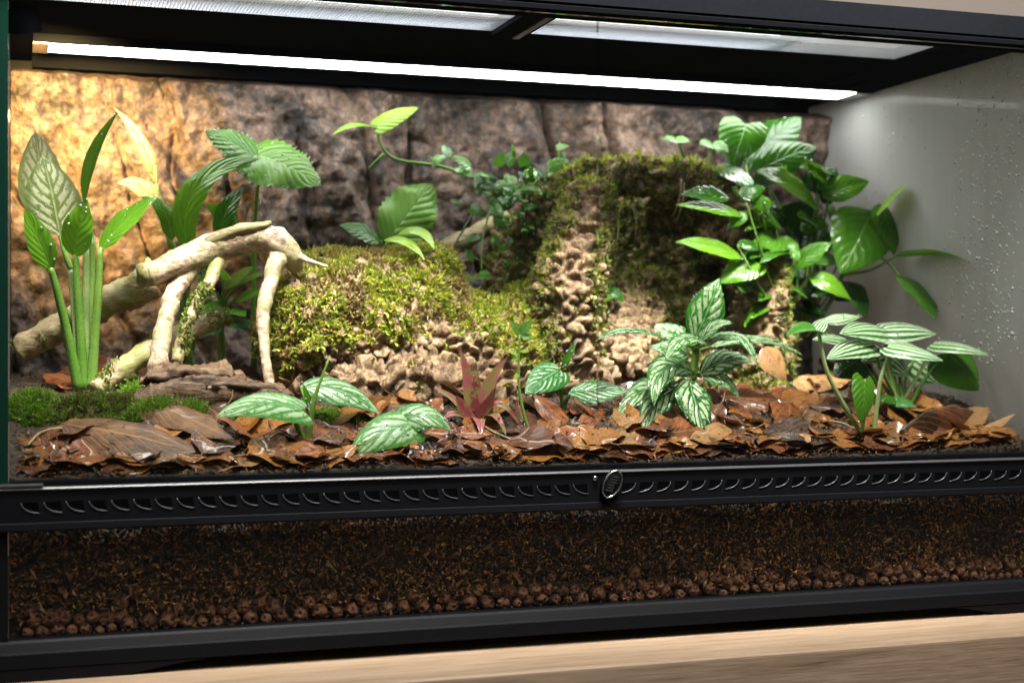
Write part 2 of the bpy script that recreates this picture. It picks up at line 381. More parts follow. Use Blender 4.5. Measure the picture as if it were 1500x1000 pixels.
def leaf_geo(base, tip, width, normal=(0, -.75, .65), ctrl=None, kind='ovate', fold=.18, curl=.25, ripple=.0, serr=0, nu=14, nv=6, seed=0, quilt=0):
    b, t_ = Vector(base), Vector(tip); L = (t_ - b).length
    c = Vector(ctrl) if ctrl is not None else (b + t_) / 2
    N0 = Vector(normal).normalized(); V, U = [], []; rs = random.Random(seed)
    ph = rs.uniform(0, 6)
    for i in range(nu + 1):
        u = i / nu
        m = b * (1 - u) ** 2 + c * 2 * u * (1 - u) + t_ * u * u
        T = ((c - b) * (1 - u) + (t_ - c) * u).normalized()
        S = T.cross(N0)
        if S.length < 1e-4: S = T.cross(Vector((.3, .2, 1)))
        S.normalize(); Nn = S.cross(T).normalized()
        hw = width / 2 * shape_w(u, kind)
        if i == nu: hw = width * .004
        if i == 0 and kind != 'heart': hw = width * .02
        for j in range(nv + 1):
            v = -1 + 2 * j / nv; a = abs(v)
            w2 = hw
            if serr and a > .99: w2 = hw * (1 + (serr if i % 2 else -serr))
            p = m + S * (v * w2 * math.cos(fold)) + Nn * (a * w2 * math.sin(fold)) - Nn * (a * a * w2 * curl)
            if kind == 'heart' and u < .3: p = p - T * (L * .16 * a * (1 - u / .3) ** 1.5)
            if ripple: p = p + Nn * (width * ripple * a * a * math.sin(u * 15 + ph + (1.3 if v > 0 else 0)))
            if quilt: p = p + Nn * (width * quilt * math.sin(u * 44 - a * 9) * a * (1 - a) * 2)
            V.append(p); U.append((u, (v + 1) / 2))
    n1 = nv + 1
    f = [(i * n1 + j, i * n1 + j + 1, (i + 1) * n1 + j + 1, (i + 1) * n1 + j) for i in range(nu) for j in range(nv)]
    return V, f, U
def ymax(x):                    # keep foliage inside the right pane
    a = YAW + math.atan((x - 750) / F); return (XR - .010) / math.tan(a) if a > .05 else 9.0
def add_leaf(parent, bx, by, tx, ty, w, Y0, Y1, mat, nrm=(-.1, -.8, .6), cx=None, cy=None, cY=None, name='leaf', **kw):
    Y0, Y1 = min(Y0, ymax(bx)), min(Y1, ymax(tx))
    b, t = P(bx, by, Y0), P(tx, ty, Y1)
    c = None
    if cx is not None: c = P(cx, cy, cY if cY is not None else (Y0 + Y1) / 2)
    else:
        c = (b + t) / 2 + Vector(nrm).normalized() * ((t - b).length * kw.pop('arch', .12))
    kw.pop('arch', None)
    V, f, U = leaf_geo(b, t, w * K((bx + tx) / 2, (Y0 + Y1) / 2), nrm, c, seed=R.random(), **kw)
    return part(name, parent, V, f, mat, U)
def add_stem(parent, pts, r0, r1, mat, name='stem', n=12, seg=7):
    q = [p if isinstance(p, Vector) else P(p[0], p[1], min(p[2], ymax(p[0]))) for p in pts]
    m = len(q); rad = [(r0 + (r1 - r0) * i / (m - 1)) for i in range(m)]
    V, f, U = tube(q, rad, n, seg); return part(name, parent, V, f, mat, U)

def voxel(geos, size, smooth=4):
    V, Fc = merge(geos)
    me = bpy.data.meshes.new('tmp'); me.from_pydata([tuple(v) for v in V], [], Fc); me.update()
    o = bpy.data.objects.new('tmp', me); COL.objects.link(o)
    bm = bmesh.new(); bm.from_mesh(me); bmesh.ops.recalc_face_normals(bm, faces=bm.faces); bm.to_mesh(me); bm.free()
    md = o.modifiers.new('r', 'REMESH'); md.mode = 'VOXEL'; md.voxel_size = size
    if smooth:
        s = o.modifiers.new('s', 'SMOOTH'); s.iterations = smooth; s.factor = .5
    dg = bpy.context.evaluated_depsgraph_get(); dg.update()
    m2 = bpy.data.meshes.new_from_object(o.evaluated_get(dg))
    bpy.data.objects.remove(o); bpy.data.meshes.remove(me)
    return m2
def get_v(me):
    a = np.empty(len(me.vertices) * 3, np.float32); me.vertices.foreach_get('co', a)
    b = np.empty_like(a); me.vertices.foreach_get('normal', b); return a.reshape(-1, 3).astype(float), b.reshape(-1, 3).astype(float)
def set_v(me, v):
    me.vertices.foreach_set('co', v.astype(np.float32).ravel()); me.update()
def ball(c, r, sub=2):
    bm = bmesh.new(); bmesh.ops.create_icosphere(bm, subdivisions=sub, radius=1)
    v = [(c[0] + q.co.x * r[0], c[1] + q.co.y * r[1], c[2] + q.co.z * r[2]) for q in bm.verts]
    f = [tuple(x.index for x in q.verts) for q in bm.faces]; bm.free(); return v, f
def eb(x, y, Y, rx, ry, rz):     # ellipsoid: pixel centre, half width px, half depth m, half height px
    k = K(x, Y); return ball(P(x, y, Y), (rx * k, ry, rz * k), 3)
def sample(me, n, wfun=None):
    """random points on a mesh: position, normal"""
    me.calc_loop_triangles(); k = len(me.loop_triangles); T = np.empty(k * 3, np.int32); me.loop_triangles.foreach_get('vertices', T); T = T.reshape(-1, 3)
    v, nn = get_v(me); a, b, c = v[T[:, 0]], v[T[:, 1]], v[T[:, 2]]
    ar = np.linalg.norm(np.cross(b - a, c - a), axis=1); ar /= ar.sum()
    i = NR.choice(k, n, p=ar); r1 = np.sqrt(NR.random(n))[:, None]; r2 = NR.random(n)[:, None]
    p = a[i] * (1 - r1) + b[i] * r1 * (1 - r2) + c[i] * r1 * r2
    q = nn[T[i, 0]] + nn[T[i, 1]] + nn[T[i, 2]]; q /= np.linalg.norm(q, axis=1)[:, None] + 1e-9
    return p, q
def unit(a): return a / (np.linalg.norm(a, axis=1)[:, None] + 1e-12)
def moss_geo(p, n, col, length=.0034, width=.00075, k=6, up=.55, spread=1.0, jit=.25):
    """tufts of bent pointed leaflets at points p with normals n"""
    m = len(p); P_ = np.repeat(p, k, 0); N_ = np.repeat(n, k, 0); C_ = np.repeat(col, k, 0)
    axis = unit(N_ * up + np.array([0, 0, .25]) + NR.normal(0, .45, (m * k, 3)) * spread)
    ln = (length * NR.uniform(.5, 1.35, m * k))[:, None]; sd = unit(np.cross(axis, NR.normal(0, 1, (m * k, 3)))) * width * NR.uniform(.6, 1.3, m * k)[:, None]
    bend = unit(NR.normal(0, 1, (m * k, 3)) + np.array([0, 0, -.5])) * ln * .28
    b = P_ - N_ * .0006 + NR.normal(0, .0007, (m * k, 3)); mid = b + axis * ln * .5; tip = b + axis * ln + bend
    V = np.stack([b - sd * .5, b + sd * .5, mid - sd, mid + sd, tip], 1).reshape(-1, 3)
    o = np.arange(m * k)[:, None] * 5
    T = np.concatenate([o + [0, 1, 2], o + [1, 3, 2], o + [2, 3, 4]], 1).reshape(-1, 3)
    cc = np.clip(np.repeat(C_ * NR.uniform(1 - jit, 1 + jit, (m * k, 1)), 5, 0), 0, 1)
    cc[4::5] = np.clip(cc[4::5] * 1.35, 0, 1)
    return V, T, cc
def fbm(p, s, o=4): return mn.fractal(Vector(p) * s, .9, 2.0, o)
def pal(m, cols, wts):
    i = NR.choice(len(cols), m, p=np.array(wts) / sum(wts)); return np.array(cols)[i]

# ================================================================== SETTING
tv, tf = boxg(-1.2, 2.2, .884, 1.945, -.10, 0)
table = bevel_part('table', None, (tv, tf), MAT['table'], .0025, 3); tag(table, 'pale oak wooden table carrying the terrarium', 'table', kind='structure')
wv, wf = boxg(-3, 5, 1.95, 2.05, -1, 3)
tag(part('wall', None, wv, wf, MAT['wall'], smooth=False), 'plain beige room wall behind the terrarium', 'wall', kind='structure')

# ================================================================== TERRARIUM
TK = thing('terrarium', (.383, 1.14, 0), 'black framed glass terrarium with vented front rail, planted inside', 'terrarium')
XO0, XO1 = XL - .0062, XR + .006
fx0, fx1 = XO0 - .006, XO1 + .006
base_prof = [(.970, G(-.1838)), (.9615, G(-.1842)), (.9600, G(-.1856)), (.9572, G(-.1905)), (.9550, G(-.1918)), (.9545, G(-.2003)), (.957, G(-.2012)), (.985, G(-.2012)), (.985, G(-.192)), (.970, G(-.192))]
part('base_frame', TK, *extrude_x(base_prof, fx0, fx1), MAT['frame'], smooth=False)
for xa, xb in ((fx0, fx0 + .012), (fx1 - .012, fx1)):
    part('base_side_rail', TK, *boxg(xa, xb, .9852, YB + .012, G(-.2012), G(-.184)), MAT['frame'], smooth=False)
part('base_rear_rail', TK, *boxg(fx0 + .0122, fx1 - .0122, YB + .002, YB + .012, G(-.2012), G(-.184)), MAT['frame'], smooth=False)
part('base_plate', TK, *boxg(fx0 + .0125, fx1 - .0125, .9855, YB + .001, G(-.2005), G(-.1925)), MAT['frame'], smooth=False)
def foot(xa, xb, y0, y1, flip):
    pr = []; n = 12; L = xb - xa
    for i in range(n + 1):
        s = i / n; d = 0 if s < .55 else ((s - .55) / .45) ** 2 * (3 - 2 * (s - .55) / .45)
        pr.append((s, G(-.2085) + d * .0068))
    v = []; 
    for s, z in pr:
        x = xa + s * L if not flip else xb - s * L
        v += [(x, y0, z), (x, y1, z), (x, y1, G(-.2010)), (x, y0, G(-.2010))]
    f = [(i * 4 + k, i * 4 + (k + 1) % 4, i * 4 + 4 + (k + 1) % 4, i * 4 + 4 + k) for i in range(n) for k in range(4)] + [(3, 2, 1, 0), (n * 4, n * 4 + 1, n * 4 + 2, n * 4 + 3)]
    part('foot', TK, v, f, MAT['frame'], smooth=False)
foot(fx0, .115, .9548, .985, False); foot(.675, fx1, .9548, .985, True)
foot(fx0, .115, YB - .02, YB + .012, False); foot(.675, fx1, YB - .02, YB + .012, True)
# panes
def pane(name, geo, mat, **kw): return part(name, TK, *geo, mat, smooth=False)
pane('lower_front_pane', boxg(XL + .0005, XR - .0005, .9640, .9690, G(-.1845), G(-.1155)), MAT['glass'])
pane('left_pane', boxg(XL - .0060, XL, .9705, YB, G(-.186), G(.240)), MAT['glass'])
pane('left_pane_edge', boxg(XL - .0060, XL, .9635, .9700, G(-.0895), G(.2275)), MAT['glass_edge'])
RP = pane('right_pane', boxg(XR, XR + .005, .9690, YB, G(-.186), G(.238)), MAT['fog'])
pane('rear_pane', boxg(XL, XR, YB + .0003, YB + .0050, G(-.186), G(.240)), MAT['frame'])
SEAM = .389
pane('glass_door', boxg(XL + .001, SEAM - .0006, .9640, .9680, G(-.0893), G(.2275)), MAT['glass'])
pane('glass_door', boxg(SEAM + .0006, XR - .001, .9640, .9680, G(-.0893), G(.2275)), MAT['glass'])
for xa_, xb_ in ((fx0, XL - .0002), (XR + .0052, fx1)):
    part('corner_post', TK, *boxg(xa_, xb_, .9610, .9700, G(-.1838), G(-.1172)), MAT['frame'], smooth=False)
# vent rail: a face plate with real openings
def slot_poly(s):
    pts = [(.36, .46), (-.50, .40)]
    for i in range(1, 9):
        a = i / 9 * math.pi / 2
        pts.append((-.50 + .98 * (1 - math.cos(a)), .40 - .86 * math.sin(a)))
    pts.append((.48, -.46))
    return [(x * s * .0112, y * .0076) for x, y in pts]
def slots():
    o = []
    x = .010
    while x < .376: o.append((x, 1)); x += .01345
    x = .4085
    while x < .765: o.append((x, -1)); x += .01345
    return o
cu = bpy.data.curves.new('c', 'CURVE'); cu.dimensions = '2D'; cu.fill_mode = 'BOTH'; cu.extrude = .0011
def poly_spline(pts):
    s = cu.splines.new('POLY'); s.points.add(len(pts) - 1); s.use_cyclic_u = True
    for q, (x, y) in zip(s.points, pts): q.co = (x, y, 0, 1)
poly_spline([(fx0, -.1160), (fx1, -.1160), (fx1, -.0908), (fx0, -.0908)])
GS = -.1022
for x, s in slots(): poly_spline([(x + a, GS + b) for a, b in slot_poly(s)])
co_ = bpy.data.objects.new('tmpc', cu); COL.objects.link(co_)
dg = bpy.context.evaluated_depsgraph_get(); dg.update()
vm = bpy.data.meshes.new_from_object(co_.evaluated_get(dg)); bpy.data.objects.remove(co_)
L0 = Vector(TK.location)
for v in vm.vertices:
    x, g, d = v.co; v.co = Vector((x, .9596 + d, G(g))) - L0
vm.materials.clear(); VR = obj('vent_rail', vm, MAT['frame'], TK)
lipm = {}
for s in (1, -1):
    pts = slot_poly(s)[1:]; V, f, U = tube([Vector((a, 0, b)) for a, b in pts], [.00025] + [.00045] * (len(pts) - 2) + [.0003], 14, 6)
    lipm[s] = mesh('vent_lip', V, f); lipm[s].materials.append(MAT['lip'])
for x, s in slots():
    o = obj('vent_lip', lipm[s], None, VR); o.location = Vector((x, .9584, G(GS))) - L0
part('rail_top_edge', TK, *extrude_x([(.9578, G(-.0915)), (.9574, G(-.0908)), (.958, G(-.0900)), (.9635, G(-.0898)), (.9635, G(-.0905))], fx0, fx1), MAT['lip'], smooth=False)
part('door_channel', TK, *extrude_x([(.9690, G(-.0905)), (.9690, G(-.0868)), (.9722, G(-.0862)), (.9740, G(-.0866)), (.9740, G(-.118)), (.9715, G(-.118)), (.9715, G(-.0905))], XL + .0002, XR - .0002), MAT['frame'], smooth=False)
part('rail_lower_bead', TK, *extrude_x([(.9583, G(-.1162)), (.9583, G(-.1115)), (.9575, G(-.112)), (.9570, G(-.1158)), (.9580, G(-.1170)), (.9632, G(-.1172)), (.9632, G(-.1162))], fx0, fx1), MAT['frame'], smooth=False)
bevel_part('corner_bracket', TK, boxg(fx0, .0175, .9570, .9634, G(-.0896), G(-.0878)), MAT['lip'], .0006)
# lock
lx, lg = .3945, -.0988
def ell_ring(rx, rz, rt, y, tilt, n=36, seg=8):
    V = []
    for i in range(n):
        a = 2 * math.pi * i / n; c = Vector((rx * math.cos(a), 0, rz * math.sin(a))); d = Vector((math.cos(a) * rz, 0, math.sin(a) * rx)).normalized()
        for k in range(seg):
            b = 2 * math.pi * k / seg; q = c + d * rt * math.cos(b) + Vector((0, -1, 0)) * rt * math.sin(b)
            V.append((lx + q.x * math.cos(tilt) + q.z * math.sin(tilt), y + q.y, G(lg) - q.x * math.sin(tilt) + q.z * math.cos(tilt)))
    f = [(i * seg + k, i * seg + (k + 1) % seg, ((i + 1) % n) * seg + (k + 1) % seg, ((i + 1) % n) * seg + k) for i in range(n) for k in range(seg)]
    return V, f
tilt = math.radians(30)
def ell_disc(rx, rz, y0, y1, n=32):
    V = []
    for y, s in ((y0, .94), (y0 + .0005, 1), (y1, 1)):
        for i in range(n):
            a = 2 * math.pi * i / n; qx, qz = rx * s * math.cos(a), rz * s * math.sin(a)
            V.append((lx + qx * math.cos(tilt) + qz * math.sin(tilt), y, G(lg) - qx * math.sin(tilt) + qz * math.cos(tilt)))
    f = [tuple(range(n))[::-1]] + [(r * n + i, r * n + (i + 1) % n, r * n + n + (i + 1) % n, r * n + n + i) for r in range(2) for i in range(n)] + [tuple(range(2 * n, 3 * n))]
    return V, f
LK = part('door_lock', TK, *ell_disc(.0062, .0102, .9535, .9584), MAT['frame'])
part('lock_rim', LK, *ell_ring(.0060, .0100, .0006, .9534, tilt), MAT['silver'])
for i in range(6):      # worn raised lettering: slanted strokes
    s = -.0052 + i * .0021; g = boxg(-.0026 + .0004 * (i % 2), .0026 - .0005 * (i % 3), -.0003, .0003, -.00055, .00055)
    g2 = boxg(-.0004, .0004, -.0003, .0003, -.0012, .0012)
    V = []
    for q in g[0]:
        x, y, z = q; z = z + x * .35 + s
        V.append((lx + x * math.cos(tilt) + z * math.sin(tilt), .9531 + y, G(lg) - x * math.sin(tilt) + z * math.cos(tilt)))
    part('lettering', LK, V, g[1], MAT['silver'], smooth=False)
sx = .3835
SCW = part('screw', TK, *ball((sx, .9580, G(-.0950)), (.0019, .0012, .0019), 2), MAT['silver'])
part('screw_slot', SCW, *boxg(sx - .0013, sx + .0013, .9566, .9570, G(-.0953), G(-.0947)), MAT['frame'], smooth=False)
# top frame
part('top_front_rail', TK, *extrude_x([(.9560, G(.2500)), (.9560, G(.2335)), (.9572, G(.2326)), (.9572, G(.2318)), (.9560, G(.2312)), (.9565, G(.2282)), (.9840, G(.2282)), (.9840, G(.2345)), (.9700, G(.2500))], fx0, fx1), MAT['lid'], smooth=False)
part('top_left_rail', TK, *boxg(fx0, XL + .018, .9842, YB + .012, G(.2415), G(.250)), MAT['lid'], smooth=False)
part('top_right_rail', TK, *boxg(XR - .055, fx1, .9842, YB + .012, G(.2385), G(.250)), MAT['lid'], smooth=False)
part('top_right_ledge', TK, *boxg(XR - .032, XR - .0003, .9846, YB - .06, G(.2345), G(.2383)), MAT['lid'], smooth=False)
LIDY = 1.096
part('lid_panel', TK, *boxg(XL + .0182, XR - .0552, LIDY, YB - .03, G(.2405), G(.250)), MAT['lid'], smooth=False)
part('top_rear_rail', TK, *boxg(XL + .0182, XR - .0552, YB - .0298, YB + .012, G(.2300), G(.250)), MAT['lid'], smooth=False)
mbx = P(778, 30, 1.04).x
part('lid_crossbar', TK, *boxg(mbx - .013, mbx + .013, .9842, LIDY - .0002, G(.2370), G(.250)), MAT['lid'], smooth=False)
part('lid_crossbar_bead', TK, *boxg(mbx + .004, mbx + .009, .9845, LIDY - .0004, G(.2358), G(.2369)), MAT['lip'], smooth=False)
for xa, xb in ((XL + .0184, mbx - .0132), (mbx + .0132, XR - .0553)):
    gs = []; zz = G(.2410); w = .00010
    n = int((xb - xa) / .0026)
    for i in range(n + 1):
        x = xa + (xb - xa) * i / n; gs.append(boxg(x - w * 2.2, x + w * 2.2, .9843, LIDY - .0003, zz - w, zz + w))
    n = int((LIDY - .9845) / .0018)
    for i in range(n + 1):
        y = .9846 + (LIDY - .0003 - .9848) * i / n; gs.append(boxg(xa, xb, y - w, y + w, zz + w * .6, zz + w * 2.6))
    tag(part('mesh_screen', TK, *merge(gs), MAT['mesh'], smooth=False), 'fine metal mesh screen of the lid', None, kind='stuff')
# LED tube under the rear of the lid
xa, xb = P(48, 60, 1.235).x, P(1290, 130, 1.235).x
LT = thing('led_strip', (xa, 1.235, G(.2335)), 'lit white LED strip running along the rear underside of the lid', 'light')
part('diffuser', LT, *boxg(xa + .012, xb - .040, 1.2175, 1.2500, G(.2328), G(.2338)), MAT['led'], smooth=False)
part('fitting', LT, *boxg(xa, xb, 1.213, 1.256, G(.2340), G(.2403)), MAT['lid'], smooth=False)
for a, b in ((xa, xa + .0118), (xb - .0398, xb)): part('end_cap', LT, *boxg(a, b, 1.2145, 1.2545, G(.2324), G(.2338)), MAT['silver'], smooth=False)
hc = P(32, 36, 1.118); BH = thing('basking_lamp_hood', hc + Vector((0, 0, .012)), 'small dark basking lamp hood under the lid in the left corner', 'lamp')
V, f, U = tube([hc + Vector((0, -.004, .013)), hc + Vector((0, -.003, .012)), hc + Vector((0, 0, .004)), hc + Vector((.001, .003, -.004))], [.003, .007, .012, .0135], 10, 20, cap=False); part('shade', BH, V, f, MAT['lid'], U)
# slim lamp lying on the mesh
LH = thing('lamp_bar', (.3, 1.07, G(.256)), 'slim white lamp bar lying on top of the mesh lid', 'light')
part('diffuser', LH, *boxg(.03, .60, 1.046, 1.088, G(.2520), G(.2530)), MAT['hood'], smooth=False)
part('housing', LH, *boxg(.028, .602, 1.044, 1.090, G(.2532), G(.268)), m_plain('white housing', (.6, .62, .65), .5), smooth=False)
# condensation drops on the right pane and under the vent rail
def drops(name, parent, pts, nrm, label):
    bm = bmesh.new(); bmesh.ops.create_icosphere(bm, subdivisions=1, radius=1); bv = np.array([v.co[:] for v in bm.verts]); bf = np.array([[x.index for x in q.verts] for q in bm.faces]); bm.free()
    V, T = [], []
    for (p, r) in pts:
        s = np.array([r, r, r * NR.uniform(1, 1.5)]); nn = np.abs(np.array(nrm)); s = s * (1 - .5 * nn)
        T.append(bf + len(V) * len(bv)); V.append(bv * s + np.array(p))
    me = tri_mesh(name, np.concatenate(V) - np.array(origin_of(parent)), np.concatenate(T), smooth=True)
    o = obj(name, me, MAT['drop'], parent); tag(o, label, None, kind='stuff'); return o
pts = []
while len(pts) < 900:
    y, g = R.uniform(.975, 1.30), R.uniform(-.03, .232)
    d = max(0, 1 - abs(y - (1.03 - .12 * (g - .1))) / .09); s = max(.04, d)
    if mn.noise((y * 30, g * 30, 5)) * .5 + s * .9 < R.random() * 1.1: continue
    pts.append(((XR - .0001, y, G(g)), R.choice((.0005, .0006, .0008, .0010, .0014))))
drops('condensation', RP, pts, (1, 0, 0), 'water drops condensed on the fogged side glass')
LP_ = [c for c in TK.children if c.name.startswith('lower_front_pane')][0]
pts = []
while len(pts) < 420:
    x = R.uniform(0, XR); d = abs(R.gauss(0, .004))
    if mn.noise((x * 14, 0, 2)) < -.05 and R.random() < .9: continue
    pts.append(((x, .9691, G(-.1185 - d)), R.uniform(.0003, .0008)))
drops('condensation', LP_, pts, (0, 1, 0), 'water drops on the lower glass under the vents')

# ================================================================== ROCK BACKGROUND
nx, nz = 420, 200; V, Fc = [], []
for j in range(nz + 1):
    for i in range(nx + 1):
        X = XL + .0008 + (XR - XL - .0016) * i / nx; Z = -.06 + (.2290 + .06) * j / nz
        q = (X * .93 + Z * .36, 0, Z * .93 - X * .36)       # folds lean down to the right
        wv_ = mn.noise((X * 6, 1, Z * 4)) * .05
        fold = 1 - abs(mn.noise(((q[0] + wv_) * 11, 2.5, q[2] * 2.6))) * 1.9; ph = (q[0] + .040 * mn.noise((X * 5, 3, Z * 5)) + .010 * mn.noise((X * 24, 5, Z * 18))) * 21; ph -= round(ph); crack = math.exp(-(ph / .055) ** 2) * min(1, max(0, .45 + 1.6 * mn.noise((X * 11, 8, Z * 6))))
        fold2 = 1 - abs(mn.noise(((q[0] + wv_) * 30, 7.5, q[2] * 7))) * 1.6
        lump = mn.fractal(Vector((X * 16, 4, Z * 14)), .8, 2, 4)
        cell = mn.voronoi(Vector((X * 62, 9 + lump, Z * 50)))[0]
        d = .013 - .017 * crack + .028 * fold + .008 * fold2 + .009 * lump + .006 * (1 - cell[0] * 1.5) + .003 * mn.noise((X * 95, 6, Z * 75)) + .0012 * mn.noise((X * 260, 1, Z * 260))
        d *= min(1, (.2295 - Z) / .012 + .35)
        d += .012 * max(0, .04 - Z) / .1
        V.append((X, YB - .004 - max(.001, d), G(Z)))
n1 = nx + 1
Fc = [(j * n1 + i, j * n1 + i + 1, (j + 1) * n1 + i + 1, (j + 1) * n1 + i) for j in range(nz) for i in range(nx)]
b0 = len(V)    # rear edge closes the sheet against the rear pane
ring = [i for i in range(n1)] + [j * n1 + nx for j in range(1, nz + 1)] + [nz * n1 + i for i in range(nx - 1, -1, -1)] + [j * n1 for j in range(nz - 1, 0, -1)]
for r in ring: x, y, z = V[r]; V.append((x, YB - .0005, z))
m = len(ring); Fc += [(ring[k], b0 + k, b0 + (k + 1) % m, ring[(k + 1) % m]) for k in range(m)]
ro = part('rock_background', None, V, Fc, MAT['rock']); tag(ro, 'rugged brown rock background panel lining the rear glass', 'rock wall')

# ================================================================== SUBSTRATE
nx, ny = 260, 130; V, Fc = [], []
for j in range(ny + 1):
    for i in range(nx + 1):
        X = XL + .0006 + (XR - XL - .0012) * i / nx; Y = .9748 + (YB - .006 - .9748) * j / ny
        V.append((X, Y, soil(X, Y) + .0022 * mn.noise((X * 150, Y * 150, 8)) + .0012 * mn.noise((X * 330, Y * 330, 8))))
n1 = nx + 1
Fc = [(j * n1 + i, j * n1 + i + 1, (j + 1) * n1 + i + 1, (j + 1) * n1 + i) for j in range(ny) for i in range(nx)]
# front face down to the base
nf = 60; fb = len(V)
for j in range(1, nf + 1):
    for i in range(nx + 1):
        X = XL + .0006 + (XR - XL - .0012) * i / nx; t = j / nf; z = V[i][2] * (1 - t) + G(-.1905) * t
        V.append((X, .9748 + .0012 * mn.noise((X * 180, 2, z * 180)) + .003 * (t > .75), z))
row = lambda j, i: i if j == 0 else fb + (j - 1) * n1 + i
Fc += [(row(j, i), row(j + 1, i), row(j + 1, i + 1), row(j, i + 1)) for j in range(nf) for i in range(nx)]
so = part('soil', None, V, Fc, MAT['soil']); tag(so, 'dark brown coconut fibre soil filling the terrarium', 'soil', kind='structure')
# fibres pressed against the front glass and loose on top
def fibres(p, n, col, length, width, flat):
    m = len(p); d = NR.normal(0, 1, (m, 3)); d -= n * (d * n).sum(1)[:, None] * flat; d = unit(d)
    ln = (length * NR.uniform(.35, 1.4, m))[:, None]; s = unit(np.cross(n, d)) * (width * NR.uniform(.5, 1.5, m))[:, None]
    bd = unit(NR.normal(0, 1, (m, 3))) * ln * .22
    a, b, c = p - d * ln * .5, p + bd, p + d * ln * .5
    V = np.stack([a, b - s + n * .0002, b + s, c], 1).reshape(-1, 3); o = np.arange(m)[:, None] * 4
    T = np.concatenate([o + [0, 1, 2], o + [1, 3, 2]], 1).reshape(-1, 3)
    return V, T, np.repeat(col, 4, 0)
N = 34000
fxp = NR.uniform(XL + .001, XR - .001, N); fzp = NR.uniform(-.186, -.1155, N)
pp = np.stack([fxp, NR.uniform(.9697, .9735, N), G(fzp)], 1); nn_ = np.tile([0., -1, 0], (N, 1))
cl = pal(N, [(.04, .017, .006), (.15, .058, .016), (.31, .125, .032), (.50, .26, .085), (.006, .004, .003)], [3, 3, 2.2, 1.0, 6])
kp = (fzp > -.171) | (NR.random(N) < .28); pp, nn_, cl = pp[kp], nn_[kp], cl[kp]
lowf = np.array([mn.noise((q[0] * 16, 4, q[2] * 34)) for q in pp])[:, None]; cl = np.clip(cl * (1.25 + 1.1 * lowf), 0, 1)
V1, T1, C1 = fibres(pp, nn_, cl, .0038, .00055, .9)
M_ = 260; pq = np.stack([NR.uniform(XL + .004, XR - .004, M_), NR.uniform(.9696, .9706, M_), G(NR.uniform(-.176, -.118, M_))], 1)
Vb, Tb, Cb = fibres(pq, np.tile([0., -1, 0], (M_, 1)), pal(M_, [(.30, .14, .045), (.20, .085, .025), (.42, .26, .12), (.09, .04, .015)], [3, 3, 1, 3]), .0085, .0011, .95)
Tb = Tb + len(V1); V1, T1, C1 = np.concatenate([V1, Vb]), np.concatenate([T1, Tb]), np.concatenate([C1, Cb])
fo = obj('soil_fibres', tri_mesh('soil_fibres', V1, T1, C1), MAT['fibre']); tag(fo, 'shredded coconut fibre pressed against the lower front glass', 'fibre', kind='stuff')
N = 12000
X_ = NR.uniform(XL + .002, XR - .002, N); Y_ = .975 + (1.31 - .975) * NR.random(N) ** 1.6
pp = np.array([(x, y, soil(x, y) + .0022 * mn.noise((x * 150, y * 150, 8)) + R.uniform(.0002, .0022)) for x, y in zip(X_, Y_)]); nn_ = np.tile([0., 0, 1], (N, 1))
cl = pal(N, [(.06, .028, .014), (.14, .06, .026), (.22, .10, .04), (.30, .16, .07)], [4, 4, 2, 1])
V2, T2, C2 = fibres(pp, nn_, cl, .007, .0006, .6)
fo = obj('surface_fibres', tri_mesh('surface_fibres', V2, T2, C2), MAT['fibre']); tag(fo, 'loose brown bark fibre scattered over the soil surface', 'fibre', kind='stuff')

# clay pebbles along the bottom of the front glass
pm = []
for q in range(5):
    bm = bmesh.new(); bmesh.ops.create_icosphere(bm, subdivisions=4, radius=1)
    hd = Vector((R.uniform(-.5, .5), -1, R.uniform(-.2, .5))).normalized()
    for v in bm.verts:
        d = v.co.normalized(); r = 1 + .13 * mn.noise(d * 2.2 + Vector((q * 7, 0, 0))) + .03 * mn.noise(d * 7 + Vector((q, 3, 0)))
        a = d.angle(hd); r -= .6 * math.exp(-(a / .19) ** 2)
        v.co = d * r
    me = bpy.data.meshes.new('clay_pebble'); bm.to_mesh(me); bm.free(); me.polygons.foreach_set('use_smooth', [True] * len(me.polygons)); me.materials.append(MAT['clay']); pm.append(me)
cols = []; x = XL + .008; placed = []
def peb(x, z, r, row='bottom'):
    o = obj('clay_pebble', R.choice(pm), None); o.location = (x, .9694 + r + R.uniform(0, .0012), z); o.scale = (r, r * R.uniform(.8, 1), r * R.uniform(.82, 1.06))
    o.rotation_euler = (R.uniform(-.4, .4), R.uniform(0, 6.28), R.uniform(-.4, .4)); placed.append((x, z, r))
    tag(o, '%s round brown clay pebble in the %s row behind the lower glass' % ('small' if r < .0047 else 'large' if r > .0054 else 'middling', row), 'pebble', 'clay pebbles of the drainage layer')
while x < XR - .006:
    r = R.choice((R.uniform(.0030, .0046), R.uniform(.0044, .0064))); peb(x + r, G(-.1855) + r + R.uniform(-.001, .001), r); x += 2 * r + R.uniform(.0, .0018)
bot = list(placed)
for i in range(len(bot) - 1):
    pxm = (bot[i][0] + bot[i + 1][0]) / 2; d = .55 + 1.0 * mn.noise((pxm * 9, 1.7, 0)) + .35 * min(1, pxm / .3)
    if R.random() < d:
        r = R.uniform(.0042, .0062); peb(pxm + R.uniform(-.001, .001), bot[i][1] + r + bot[i][2] * .55, r, 'second')
        if R.random() < d - .55: r2 = R.uniform(.004, .0055); peb(pxm + R.uniform(-.003, .003), bot[i][1] + r * 2 + bot[i][2] * .55 + r2 * .75, r2, 'third')

